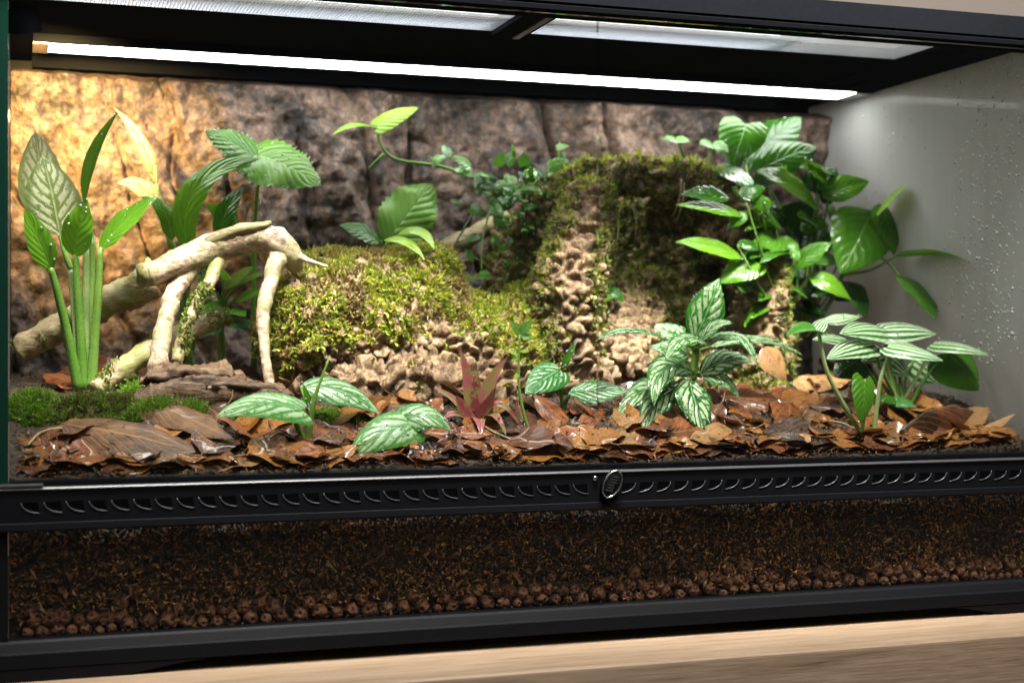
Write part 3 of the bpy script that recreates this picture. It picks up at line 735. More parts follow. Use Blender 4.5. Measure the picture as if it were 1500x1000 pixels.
# ================================================================== MOSSY CORK MOUND
geos = [eb(555, 480, 1.175, 150, .062, 113), eb(455, 480, 1.165, 72, .055, 96), eb(500, 420, 1.175, 90, .05, 50), eb(690, 520, 1.17, 115, .06, 92), eb(590, 565, 1.165, 205, .072, 62), eb(610, 400, 1.185, 60, .04, 38), eb(785, 500, 1.185, 75, .045, 85), eb(745, 560, 1.165, 85, .05, 60)]
mm = voxel(geos, .0017, 3); v, nrm = get_v(mm)
px, py = px_of(v); out = v.copy()
for i in range(len(v)):
    p = Vector(v[i]); big = mn.fractal(p * 28, .8, 2, 3)
    w = Vector((p.x * 78, p.y * 78, p.z * 95)) + Vector((big, 0, big)) * 1.2; d, _ = mn.voronoi(w)
    knob = (d[1] - d[0]); barky = min(1, max(0, (py[i] - 470) / 40)) if px[i] > 400 else .4
    dd = .006 * big + barky * (.0085 * min(1, knob * 2.6) + .003 * min(.8, knob) + .0022 * mn.noise(p * 230) + .001 * mn.noise(p * 480)) + (1 - barky) * .002 * mn.noise(p * 130)
    out[i] = v[i] + nrm[i] * dd
set_v(mm, out); mm.polygons.foreach_set('use_smooth', [True] * len(mm.polygons))
base = Vector((P(590, 590, 1.16).x, 1.16, soil(.27, 1.16)))
MD = thing('moss_mound', base, 'low cork mound covered in yellow-green moss with bare knobbly bark front', 'moss mound')
ms, mnr = sample(mm, 60000)
set_v(mm, out - np.array(base)); obj('cork_body', mm, MAT['cork'], MD)
def keep_mound(p, n):
    x, y = px_of(p); nz_ = np.array([mn.noise(Vector(q) * 45) for q in p]); n2 = np.array([mn.noise(Vector(q) * 140 + Vector((5, 0, 0))) for q in p])
    bark_line = np.interp(x, [380, 430, 480, 560, 640, 720, 780, 840], [568, 556, 524, 498, 492, 500, 552, 605])
    s = (bark_line + 26 * nz_ + 14 * n2 - y) / 20
    pr = np.clip(s, 0.015, 1)
    bare = np.exp(-((x - 440) / 34) ** 2 - ((y - 408) / 22) ** 2)
    pr *= 1 - .75 * bare; pr *= np.clip(.95 + n2 * 1.0, .3, 1)
    pr *= (n[:, 2] > -.3)
    return pr, nz_, n2
pr, nz_, n2 = keep_mound(ms, mnr); k = NR.random(len(ms)) < pr * .5
sp_, sn_, sz_ = ms[k], mnr[k], (nz_ + .6 * n2)[k]
col = pal(len(sp_), [(.42, .43, .04), (.29, .35, .03), (.18, .26, .025), (.54, .50, .09), (.28, .18, .065)], [4, 4, 2.4, 1.4, 1])
brown = np.clip(-sz_ * 2.6 - .08, 0, .9)[:, None]; col = col * (1 - brown) + np.array([.26, .17, .065]) * brown
Vm, Tm, Cm = moss_geo(sp_, sn_, col, .0054, .0009, 6)
mo = obj('moss', tri_mesh('moss', Vm - np.array(base), Tm, Cm), MAT['moss'], MD); tag(mo, 'yellow-green feathery moss', None, kind='stuff')

# ================================================================== ROOT STUMP
def tg(pts, rad, n=24, seg=14): V, f, U = tube([P(*p) for p in pts], [r * K(p[0], p[2]) for r, p in zip(rad, pts)], n, seg); return V, f
geos = [tg([(868, 282, 1.185), (853, 340, 1.165), (832, 410, 1.15), (835, 470, 1.14), (850, 570, 1.135)], [26, 36, 44, 42, 44]),
        tg([(775, 365, 1.235), (830, 285, 1.21), (890, 262, 1.20), (960, 262, 1.2), (1025, 275, 1.2), (1075, 315, 1.19), (1105, 390, 1.18), (1112, 480, 1.17), (1105, 580, 1.165)], [34, 28, 23, 23, 25, 26, 30, 40, 50]),
        eb(965, 420, 1.272, 150, .036, 150), eb(1000, 300, 1.245, 70, .045, 50),
        tg([(930, 420, 1.235), (925, 480, 1.185), (900, 560, 1.15)], [32, 44, 56]), eb(1000, 570, 1.19, 95, .04, 75), eb(1048, 345, 1.215, 38, .03, 38),
        eb(780, 405, 1.25, 62, .04, 85), eb(800, 540, 1.175, 45, .03, 55), tg([(985, 330, 1.245), (1000, 420, 1.23), (985, 520, 1.21)], [30, 26, 40])]
sm_ = voxel(geos, .0017, 3); v, nrm = get_v(sm_); px, py = px_of(v); out = v.copy()
for i in range(len(v)):
    p = Vector(v[i]); big = mn.fractal(p * 30, .8, 2, 3); w = p * 88 + Vector((big, 0, big)) * 1.2; d, _ = mn.voronoi(w)
    ridge = mn.noise((px[i] * .045 + big, 3, py[i] * .010))
    dd = .0045 * big + .0065 * min(1, (d[1] - d[0]) * 2.6) + .002 * min(.8, d[1] - d[0]) + .0015 * mn.noise(p * 230) + .003 * ridge + .0012 * mn.noise(p * 300)
    h = ((px[i] - 832) / 7) ** 2 + ((py[i] - 350) / 13) ** 2         # knot hole in the left root
    if h < 2.5 and nrm[i][1] < 0: dd -= .006 * math.exp(-h)
    out[i] = v[i] + nrm[i] * dd
set_v(sm_, out); sm_.polygons.foreach_set('use_smooth', [True] * len(sm_.polygons))
base = Vector((P(960, 560, 1.19).x, 1.19, soil(.47, 1.19)))
ST = thing('root_stump', base, 'arched cork root stump hung with dark moss beside the moss mound', 'stump')
ms, mnr = sample(sm_, 70000); set_v(sm_, out - np.array(base)); obj('cork_body', sm_, MAT['cork'], ST)
x, y = px_of(ms); nz_ = np.array([mn.noise(Vector(q) * 50) for q in ms]); n2 = np.array([mn.noise(Vector(q) * 150) for q in ms])
leg = np.interp(y, [280, 340, 410, 470, 560], [868, 853, 834, 845, 862]); lw = np.interp(y, [280, 410, 470, 560], [18, 34, 26, 40])
bare = np.exp(-((x - leg) / lw) ** 4) * (y > 285) * (ms[:, 1] < 1.19)
bare = np.maximum(bare, np.exp(-((x - 925) / 48) ** 4 - ((y - 505) / 85) ** 4))
bare = np.maximum(bare, np.exp(-((x - 1052) / 34) ** 4 - ((y - 342) / 22) ** 4))
bare = np.maximum(bare, np.exp(-((x - 1090) / 60) ** 4 - ((y - 470) / 60) ** 4) * .9)
bare = np.maximum(bare, np.exp(-((x - 1085) / 24) ** 4 - ((y - 290) / 30) ** 4) * .8)
pr = np.clip(1.15 - 1.25 * bare + .35 * nz_ + .3 * n2, .02, 1) * (mnr[:, 2] > -.8)
k = NR.random(len(ms)) < pr * .42; sp_, sn_ = ms[k], mnr[k]; yy = y[k]; xx = x[k]
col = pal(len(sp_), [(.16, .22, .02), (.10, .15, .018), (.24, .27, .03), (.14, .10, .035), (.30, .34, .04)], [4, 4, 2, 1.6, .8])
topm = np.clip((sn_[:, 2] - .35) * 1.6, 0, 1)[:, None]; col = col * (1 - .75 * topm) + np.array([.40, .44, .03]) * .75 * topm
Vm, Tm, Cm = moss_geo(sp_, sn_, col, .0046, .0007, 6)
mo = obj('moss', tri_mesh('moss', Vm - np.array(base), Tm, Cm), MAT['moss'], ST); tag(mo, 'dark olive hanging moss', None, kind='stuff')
# hanging root threads
for xs, ys, xe, ye in ((998, 262, 985, 318), (1002, 268, 990, 325), (926, 300, 930, 350), (880, 330, 884, 395), (905, 320, 896, 372)):
    add_stem(ST, [(xs, ys, 1.172), ((xs + xe) / 2 + 4, (ys + ye) / 2, 1.166), (xe, ye, 1.17)], .0008, .0004, MAT['log'], 'root_thread', 8, 5)

# ================================================================== MOSS PATCHES ON THE SOIL
def patch(x, y, rx, ry, label, n, cols, hgt=.007, tuft=.0058):
    c = on_soil(x, y); k_ = K(x, c.y); Rx, Ry = rx * k_, ry; V, Fc = [], []; na, nr = 36, 10
    for r in range(nr + 1):
        for a in range(na):
            t = r / nr; an = 2 * math.pi * a / na; e = 1 + .3 * mn.noise((math.cos(an) * 1.6, math.sin(an) * 1.6, x))
            X, Y = c.x + Rx * t * e * math.cos(an), max(.9755, c.y + Ry * t * e * math.sin(an)); X = max(XL + .001, X)
            V.append((X, Y, soil(X, Y) + (hgt * (1 - t * t) + .006 * (1 - t) * mn.noise((X * 75, Y * 75, 1))) - .002 * t))
    Fc = [(r * na + a, r * na + (a + 1) % na, (r + 1) * na + (a + 1) % na, (r + 1) * na + a) for r in range(nr) for a in range(na)]
    th = thing('moss_patch', c, label, 'moss')
    o = part('cushion', th, V, Fc, m_plain('moss cushion', (.06, .065, .02), .9, .6, 300))
    p, q = sample(o.data, n); q *= np.sign(q[:, 2:3] + 1e-6); p = p + np.array(c)
    z = np.array([mn.noise(Vector(w) * 60) for w in p]); kk = NR.random(n) < np.clip(.55 + z * 2.2, .06, 1); p, q = p[kk], q[kk]
    Vm, Tm, Cm = moss_geo(p, q, pal(len(p), cols, [1] * len(cols)), tuft, .0006, 6, up=.9)
    tag(obj('moss', tri_mesh('moss', Vm - np.array(c), Tm, Cm), MAT['moss'], th), 'bright green moss', None, kind='stuff')
GRN = [(.15, .30, .02), (.22, .38, .03), (.10, .22, .015), (.30, .42, .06)]
BRN = [(.16, .22, .03), (.14, .10, .04), (.10, .08, .03), (.26, .30, .06)]
patch(52, 600, 50, .024, 'bright green moss tuft against the left glass', 3600, GRN, .010)
patch(150, 607, 110, .020, 'browning moss patch behind the two large fallen leaves', 6000, BRN + GRN[:1], .010)
patch(255, 612, 95, .018, 'fresh green moss patch below the bark slab', 6800, GRN + BRN[:1], .011)
patch(470, 618, 80, .014, 'green moss under the feathered silver leaves', 3000, GRN, .005)
patch(195, 578, 18, .006, 'tiny green moss sprig beside the tall plant base', 500, GRN, .004)

# ================================================================== DRIFTWOOD AND BARK
def wood(parent, name, pts, rad, mat, n=40, seg=14, wob=.22, seed=0):
    q = [P(*p) for p in pts]; V, f, U = tube(q, [r * K(p[0], p[2]) for r, p in zip(rad, pts)], n, seg, wob, True, seed); return part(name, parent, V, f, mat, U)
b = on_soil(228, 552); DW = thing('driftwood', b, 'bleached arching driftwood branch with several leg roots leaning on moss mound', 'driftwood')
YD = 1.135
wood(DW, 'main_branch', [(213, 403, YD - .01), (245, 393, YD - .005), (300, 368, YD), (360, 350, YD), (398, 352, YD - .005), (425, 375, YD - .005), (436, 392, YD)], [17, 21, 22, 22, 22, 18, 12], MAT['drift'], 50, 16, .2)
wood(DW, 'knot', [(207, 404, YD - .012), (222, 400, YD - .008)], [15, 18], MAT['log'], 8, 12, .5, 4)
wood(DW, 'spur', [(300, 358, YD - .004), (345, 338, YD - .01), (380, 331, YD - .012), (397, 326, YD - .012)], [10, 8, 6, 5], MAT['log'], 24, 10, .35, 2)
wood(DW, 'root_leg', [(278, 392, YD), (255, 432, YD - .01), (240, 480, YD - .02), (228, 556, YD - .03)], [17, 14, 13, 15], MAT['drift'], 40, 12, .3, 5)
wood(DW, 'root_leg', [(326, 366, YD + .002), (305, 415, YD - .015), (280, 460, YD - .02), (258, 530, YD - .025)], [10, 10, 9, 9], MAT['log'], 40, 10, .3, 7)
wood(DW, 'root_leg', [(392, 350, YD - .003), (406, 372, YD - .007), (400, 402, YD - .014), (387, 445, YD - .020), (386, 495, YD - .028), (396, 575, YD - .042)], [20, 17, 13, 11, 8.5, 7], MAT['drift'], 44, 10, .25, 9)
wood(DW, 'root_tip', [(430, 372, YD - .004), (450, 381, YD - .016), (480, 391, YD - .02)], [8, 4, 2], MAT['drift'], 16, 8, .2)
b = on_soil(40, 520); LG = thing('fallen_log', b, 'thick mossy log rising behind the tall plant stems to the driftwood', 'log')
wood(LG, 'trunk', [(28, 515, 1.175), (90, 478, 1.17), (150, 445, 1.165), (225, 412, 1.16)], [20, 21, 23, 26], MAT['log'], 50, 16, .25, 3)
b = on_soil(160, 560); LG2 = thing('fallen_log', b, 'short split log lying under the driftwood roots', 'log')
wood(LG2, 'trunk', [(140, 572, 1.13), (195, 530, 1.14), (250, 497, 1.15), (330, 462, 1.17)], [15, 17, 16, 12], MAT['log'], 44, 14, .3, 13)
for root in (DW, LG, LG2):
    for ch in list(root.children):
        if root is DW and not ch.name.startswith('root_leg.001'): continue
        cnt_ = 420
        p, q = sample(ch.data, cnt_ * 4); p = p + np.array(root.location); z = np.array([mn.noise(Vector(w) * 55 + Vector((3, 0, 0))) for w in p])
        kk = (z > .18) & ((q[:, 2] < .3) if root is LG else (q[:, 2] < 2)); p, q = p[kk], q[kk]
        if len(p) < 5: continue
        Vm, Tm, Cm = moss_geo(p, q, pal(len(p), [(.20, .26, .03), (.12, .18, .02), (.26, .27, .06)], [1, 1, 1]), .0026, .0006, 5)
        tag(obj('moss', tri_mesh('moss', Vm - np.array(root.location), Tm, Cm), MAT['moss'], root), 'thin green moss on the wood', None, kind='stuff')
b = P(670, 420, 1.25); BS = thing('branch', b, 'thin brown branch propped behind the moss mound', 'branch')
wood(BS, 'stick', [(600, 402, 1.255), (650, 368, 1.258), (700, 340, 1.262), (745, 318, 1.265)], [14, 14, 13, 10], MAT['log'], 30, 12, .3, 21)
# bark slab with plates
c0, c1 = P(185, 588, 1.10), P(432, 572, 1.095)
SL = thing('bark_slab', (c0 + c1) / 2, 'dark cracked slab of tree bark lying before the driftwood', 'bark')
def slab(xs, ytop, ybot, Ya, Yb, seed, name, parent):
    n, mseg = 70, 18; V = []
    for i in range(n + 1):
        t = i / n; x = xs[0] + (xs[-1] - xs[0]) * t
        yt, yb_ = np.interp(x, xs, ytop), np.interp(x, xs, ybot)
        for k_ in range(mseg):
            a = 2 * math.pi * k_ / mseg; cy, cz = math.cos(a), math.sin(a)
            cy = math.copysign(abs(cy) ** .7, cy); cz = math.copysign(abs(cz) ** .7, cz)
            e = max(.05, min(1, math.sin(math.pi * min(1, max(0, t))) * 5)) ** .5
            Y = (Ya + Yb) / 2 + cy * (Yb - Ya) / 2; yy = (yt + yb_) / 2 - cz * (yb_ - yt) / 2 * e
            p = P(x, yy, Y)
            s = mn.noise((p.x * 20, p.y * 60, p.z * 260 + seed)); s2 = mn.noise((p.x * 45, p.y * 160, p.z * 420 + seed))
            st = .0030 * (round(s * 3) / 3) + .0022 * s2 + .001 * mn.noise(p * 350)
            V.append(p + Vector((0, -cy * 0 - .75 * math.copysign(1, -cy) * 0, 0)) + Vector((0, cy, cz)).normalized() * st * 1.6)
    f = [(i * mseg + k_, i * mseg + (k_ + 1) % mseg, (i + 1) * mseg + (k_ + 1) % mseg, (i + 1) * mseg + k_) for i in range(n) for k_ in range(mseg)]
    f += [tuple(range(mseg))[::-1], tuple(range(n * mseg, (n + 1) * mseg))]
    return part(name, parent, V, f, MAT['slab'])
slab([186, 210, 260, 330, 360, 432], [584, 566, 549, 553, 561, 576], [603, 604, 603, 602, 602, 596], 1.055, 1.125, 1, 'lower_plate', SL)
slab([205, 225, 270, 330, 350, 362], [556, 540, 533, 534, 546, 553], [566, 560, 555, 559, 560, 560], 1.070, 1.118, 5, 'upper_plate', SL)
slab([255, 290, 350, 400, 428], [556, 550, 554, 562, 574], [570, 571, 575, 579, 582], 1.058, 1.10, 9, 'middle_plate', SL)

# ================================================================== PLANTS
# 1 tall plant at the left
b = on_soil(125, 575); Yp = b.y
TP = thing('tall_plant', b, 'tall broad-leaved plant with long green stalks near left glass', 'plant')
tops = [(74, 392, -.02), (104, 395, 0), (111, 372, -.01), (126, 362, .015), (135, 345, .02), (147, 362, -.015)]
for i, (x, y, dY) in enumerate(tops):
    bx = 116 + i * 3.5
    add_stem(TP, [(bx, 574, Yp + dY * .2), (bx + (x - bx) * .35, 500, Yp + dY * .4), (bx + (x - bx) * .75, 430, Yp + dY * .8), (x, y, Yp + dY)],   .0042, .0023, MAT['stem_pale' if i in (1, 3) else 'stem'], n=16, seg=9)
n_ = (0, -.95, .3)
add_leaf(TP, 75, 396, 36, 306, 44, Yp - .02, Yp - .03, MAT['lf_bright'], n_, kind='ovate', fold=.5, arch=.1)
add_leaf(TP, 108, 376, 128, 292, 54, Yp - .01, Yp - .03, MAT['lf_bright'], (-.2, -.9, .4), kind='ovate', fold=.45, ripple=.03)
add_leaf(TP, 146, 366, 230, 288, 42, Yp - .015, Yp - .02, MAT['lf_bright'], (-.1, -.7, .7), kind='ovate', fold=.4, ripple=.04, arch=.15)
add_leaf(TP, 88, 345, 62, 228, 84, Yp + .005, Yp + .01, MAT['lf_lamplit'], (.15, -.9, .5), kind='ovate', fold=.15, ripple=.02)
add_leaf(TP, 66, 330, 52, 192, 70, Yp + .025, Yp + .03, MAT['lf_lamplit'], (.1, -.8, .6), kind='ovate', fold=.2, ripple=.02)
add_leaf(TP, 124, 302, 176, 160, 32, Yp + .02, Yp + .03, MAT['lf_bright'], (-.7, -.65, .15), kind='lance', fold=.6, cx=128, cy=225)
add_stem(TP, [(134, 350, Yp + .02), (128, 325, Yp + .02), (124, 302, Yp + .02)], .0026, .0018, MAT['stem'])
add_stem(TP, [(104, 395, Yp), (95, 370, Yp), (88, 345, Yp + .005)], .0024, .0016, MAT['stem'])
add_stem(TP, [(126, 362, Yp + .015), (90, 345, Yp + .02), (66, 330, Yp + .025)], .0022, .0014, MAT['stem'])
# 2 broad-leaved plant behind the driftwood
Y2 = 1.235; b = on_soil(275, 500, 1.1, Y2); b = Vector((P(275, 480, Y2).x, Y2, soil(P(275, 480, Y2).x, Y2)))
BP = thing('broad_leaf_plant', b, 'broad arching strap-leaved plant behind the driftwood arch', 'plant')
for bx, by, tx, ty, w, cx, cy, dY, m_, nn in ((275, 372, 382, 232, 56, 250, 245, -.035, 'lf_bright', (-.6, -.7, .45)), (322, 352, 360, 272, 34, 325, 300, 0, 'lf_green', (-.4, -.9, .3)),
        (252, 352, 206, 288, 36, 250, 300, -.02, 'lf_bright', (.2, -.8, .6)), (236, 302, 172, 268, 36, 205, 262, .0, 'lf_lamplit', (0, -.8, .6)), (228, 270, 168, 158, 30, 215, 205, .02, 'lf_lamplit', (.5, -.8, .3)), (345, 345, 300, 300, 34, 330, 310, .01, 'lf_green', (0, -.9, .4))):
    add_leaf(BP, bx, by, tx, ty, w, Y2 + dY * .5, Y2 + dY, MAT[m_], nn, cx=cx, cy=cy, kind='ovate', fold=.3, ripple=.03, nu=18)
    add_stem(BP, [Vector((b.x + R.uniform(-.006, .006), b.y, b.z - .002)), ((bx + 275) / 2, (by + 470) / 2, Y2 + dY * .2), (bx, by, Y2 + dY * .5)], .0034, .0018, MAT['stem'])
# 3 serrated leaves
Y3 = 1.255; b = Vector((P(372, 480, Y3).x, Y3, soil(P(372, 480, Y3).x, Y3)))
SP = thing('serrated_plant', b, 'plant with two large toothed leaves against the rock background', 'plant')
add_stem(SP, [b - Vector((0, 0, .002)), (372, 380, Y3), (376, 290, Y3 - .005), (383, 236, Y3 - .01)], .0026, .0014, MAT['stem'])
add_leaf(SP, 384, 238, 300, 192, 74, Y3 - .01, Y3 - .02, MAT['lf_matte'], (0, -.8, .6), kind='heart', serr=.07, nu=24, fold=.08, ripple=.02)
add_leaf(SP, 378, 226, 470, 272, 96, Y3 - .012, Y3 - .035, MAT['lf_matte'], (.1, -.85, .5), kind='heart', serr=.07, nu=28, fold=.08, ripple=.025)
# 4 small bush under the arch
Y4 = 1.215; b = Vector((P(325, 505, Y4).x, Y4, soil(P(325, 505, Y4).x, Y4)))
UB = thing('small_bush', b, 'small leafy green plant growing under the driftwood arch', 'plant')
for bx, by, tx, ty, w, m_ in ((330, 420, 372, 392, 40, 'lf_bright'), (318, 428, 280, 400, 34, 'lf_green'), (340, 440, 388, 428, 34, 'lf_green'), (318, 440, 282, 462, 30, 'lf_bright'), (326, 470, 372, 482, 30, 'lf_dark'), (322, 478, 292, 496, 26, 'lf_dark'), (328, 410, 318, 385, 34, 'lf_bright'), (345, 418, 385, 402, 28, 'lf_bright'), (335, 452, 360, 464, 28, 'lf_green')):
    add_leaf(UB, bx, by, tx, ty, w, Y4 - .01, Y4 - .03, MAT[m_], (0, -.65, .8), kind='ovate', fold=.2, arch=.15)
    add_stem(UB, [Vector((b.x + R.uniform(-.004, .004), b.y, b.z - .002)), (325, (by + 500) / 2, Y4 - .004), (bx, by, Y4 - .01)], .002, .001, MAT['stem'], n=8)
# 5 lobed leaf plant behind the mound
Y5 = 1.265; b = Vector((P(565, 440, Y5).x, Y5, soil(P(565, 440, Y5).x, Y5)))
LB = thing('lobed_plant', b, 'plant with a broad wavy-edged leaf standing behind the moss mound', 'plant')
add_leaf(LB, 566, 356, 632, 270, 82, Y5 - .02, Y5 - .01, MAT['lf_matte'], (-.1, -.95, .35), kind='round', ripple=.05, nu=22, serr=.05, fold=.15)
add_leaf(LB, 558, 352, 497, 330, 36, Y5 - .02, Y5 - .03, MAT['lf_green'], (0, -.8, .6), kind='ovate', ripple=.03)
for q in ((566, 356), (558, 352)): add_stem(LB, [b - Vector((0, 0, .002)), (562, 400, Y5 - .01), (*q, Y5 - .02)], .0022, .0014, MAT['stem'])
# 6 lime seedling on the mound
b = P(563, 372, 1.165); LS = thing('seedling', b, 'lime green seedling sprouting on top of the moss mound', 'seedling')
add_stem(LS, [(566, 385, 1.168), (562, 368, 1.16), (572, 352, 1.155), (586, 343, 1.155)], .0013, .0007, MAT['lf_lime'])
add_leaf(LS, 562, 352, 622, 380, 25, 1.155, 1.13, MAT['lf_lime'], (.1, -.6, .8), kind='ovate', cx=596, cy=342, fold=.25)
add_leaf(LS, 584, 342, 636, 366, 28, 1.158, 1.135, MAT['lf_lime'], (.1, -.6, .8), kind='ovate', cx=622, cy=325, fold=.25)
# 7 climbing vine
b = P(745, 300, 1.235); VN = thing('climbing_vine', b, 'climbing vine with small glossy leaves trailing from the stump', 'vine')
add_stem(VN, [(556, 188, 1.255), (556, 208, 1.255), (579, 233, 1.255), (642, 243, 1.25), (684, 257, 1.245), (725, 273, 1.24), (765, 295, 1.228), (800, 312, 1.215)], .0012, .002, MAT['stem'], n=40)
add_stem(VN, [(556, 190, 1.255), (550, 187, 1.255), (544, 186, 1.255)], .001, .0008, MAT['lf_lime'], n=6)
add_stem(VN, [(562, 225, 1.255), (548, 238, 1.252), (538, 248, 1.25)], .001, .0004, MAT['stem'], n=8)
add_leaf(VN, 553, 184, 613, 158, 32, 1.255, 1.245, MAT['lf_lime'], (-.2, -.8, .5), kind='heart', fold=.1)
add_leaf(VN, 546, 186, 486, 199, 15, 1.255, 1.24, MAT['lf_lime'], (0, -.5, .85), kind='lance', cx=515, cy=174)
add_stem(VN, [(742, 282, 1.236), (722, 300, 1.225), (708, 345, 1.215), (705, 400, 1.205)], .0013, .0007, MAT['stem'], n=20)
add_stem(VN, [(760, 290, 1.23), (790, 262, 1.225), (815, 240, 1.22), (820, 208, 1.22)], .0012, .0007, MAT['stem'], n=16)
add_stem(VN, [(700, 300, 1.225), (665, 360, 1.215), (650, 385, 1.205), (668, 412, 1.2)], .001, .0006, MAT['stem_dark'], n=16)
def vleaf(x, y, s, Y, mat, ang=None):
    a = R.uniform(0, 6.28) if ang is None else ang
    add_leaf(VN, x, y, x + s * math.cos(a), y - s * .75 * math.sin(a), s * .72, Y, Y - R.uniform(0, .012), MAT[mat], (R.uniform(-.5, .5), -.7, R.uniform(.3, .9)), kind='heart', fold=.15, nu=8, nv=4, serr=.04)
for x, y, s in ((645, 228, 20), (655, 216, 20), (640, 238, 13), (688, 243, 24), (672, 246, 22), (706, 262, 24), (700, 255, 16), (742, 240, 22), (755, 232, 22), (768, 243, 20), (730, 242, 20), (748, 258, 22), (738, 270, 20), (788, 250, 26), (806, 244, 24), (820, 236, 16), (824, 225, 14), (816, 216, 14), (795, 262, 24), (812, 268, 22), (835, 240, 20), (776, 275, 22), (790, 284, 22), (760, 285, 20), (826, 258, 22), (842, 250, 20), (805, 290, 18), (820, 280, 20), (782, 300, 20), (764, 305, 20)):
    vleaf(x, y, s * 1.3, 1.222 + R.uniform(-.012, .008), 'lf_vine')
for x, y, s in ((690, 304, 28), (676, 300, 20), (720, 302, 26), (735, 298, 20), (700, 345, 22), (722, 348, 20), (692, 378, 22), (708, 384, 20), (715, 400, 22), (726, 325, 20), (652, 372, 26), (646, 392, 24), (668, 396, 28), (664, 412, 26), (690, 405, 22), (740, 316, 20)):
    vleaf(x, y, s, 1.205 + R.uniform(-.008, .008), R.choice(('lf_vine', 'lf_dark', 'lf_green')))
for i in range(46):
    x = R.uniform(700, 850); y = R.uniform(225, 300) + (850 - x) * .12; vleaf(x, y, R.uniform(14, 26), 1.212 + R.uniform(-.012, .01), R.choice(('lf_vine', 'lf_green', 'lf_vine', 'lf_dark')))
for i in range(50):
    x = R.uniform(735, 850); y = 300 + (850 - x) * .35 + R.uniform(-25, 50); vleaf(x, y, R.uniform(9, 15), 1.20 + R.uniform(-.01, .02), R.choice(('lf_dark', 'lf_vine', 'lf_green')))
# 8 ivy leaf on the stump
b = P(900, 445, 1.165); IV = thing('ivy_sprig', b, 'tiny dark ivy sprig on the front of the stump', 'ivy')
add_stem(IV, [(902, 455, 1.17), (899, 437, 1.16), (897, 424, 1.158)], .0008, .0005, MAT['stem'], n=6)
add_leaf(IV, 898, 425, 913, 443, 20, 1.158, 1.152, MAT['lf_dark'], kind='heart', serr=.1, nu=8); add_leaf(IV, 897, 424, 886, 417, 14, 1.158, 1.154, MAT['lf_dark'], kind='heart', serr=.1, nu=8); add_leaf(IV, 898, 430, 888, 440, 12, 1.158, 1.152, MAT['lf_green'], kind='heart', nu=8)
# 9 big bush at the right rear
b = on_soil(1165, 500, 1.05, 1.2); Y9 = b.y
RB = thing('glossy_bush', b, 'tall glossy-leaved bush filling the corner by the fogged glass', 'plant')
def Yo(d, x=1200, y=0): return min(Y9 + d, 1.128) if (x < 1120 and y > 268) else Y9 + d
S9 = [[(1152, 490, 0), (1152, 468, 0), (1154, 400, -.01), (1134, 334, -.02)], [(1155, 488, 0), (1160, 448, -.005), (1184, 404, -.015)], [(1180, 492, .01), (1215, 444, .01), (1236, 402, 0), (1262, 362, -.005), (1282, 310, -.01)],
      [(1236, 402, 0), (1275, 395, -.01), (1312, 375, -.02)], [(1196, 490, .01), (1199, 450, .01), (1190, 415, .01), (1195, 340, .02), (1200, 285, .02)], [(1160, 480, .01), (1130, 420, .0), (1104, 384, -.01)],
      [(1150, 480, .02), (1120, 380, .03), (1105, 300, .03), (1092, 240, .03)], [(1175, 480, .02), (1165, 380, .035), (1140, 300, .04), (1108, 250, .04)], [(1152, 400, -.01), (1175, 372, -.015), (1212, 358, -.02)], [(1160, 470, 0), (1130, 455, -.01), (1100, 466, -.02)],
      [(1262, 362, -.005), (1295, 380, -.01), (1318, 404, -.015)], [(1092, 290, .03), (1050, 262, .03), (1008, 240, .03), (992, 204, .03)], [(1050, 262, .03), (1038, 235, .03), (1045, 212, .03)]]
for st in S9: add_stem(RB, [(x, y, Yo(d, x, y)) for x, y, d in st], .0026 if len(st) > 3 else .002, .0011, MAT[R.choice(('stem', 'stem_pale'))], n=20)
add_stem(RB, [(1262, 362, Yo(-.005)), (1240, 390, Yo(0)), (1215, 444, Yo(.01))], .0014, .0018, MAT['stem_dark'])
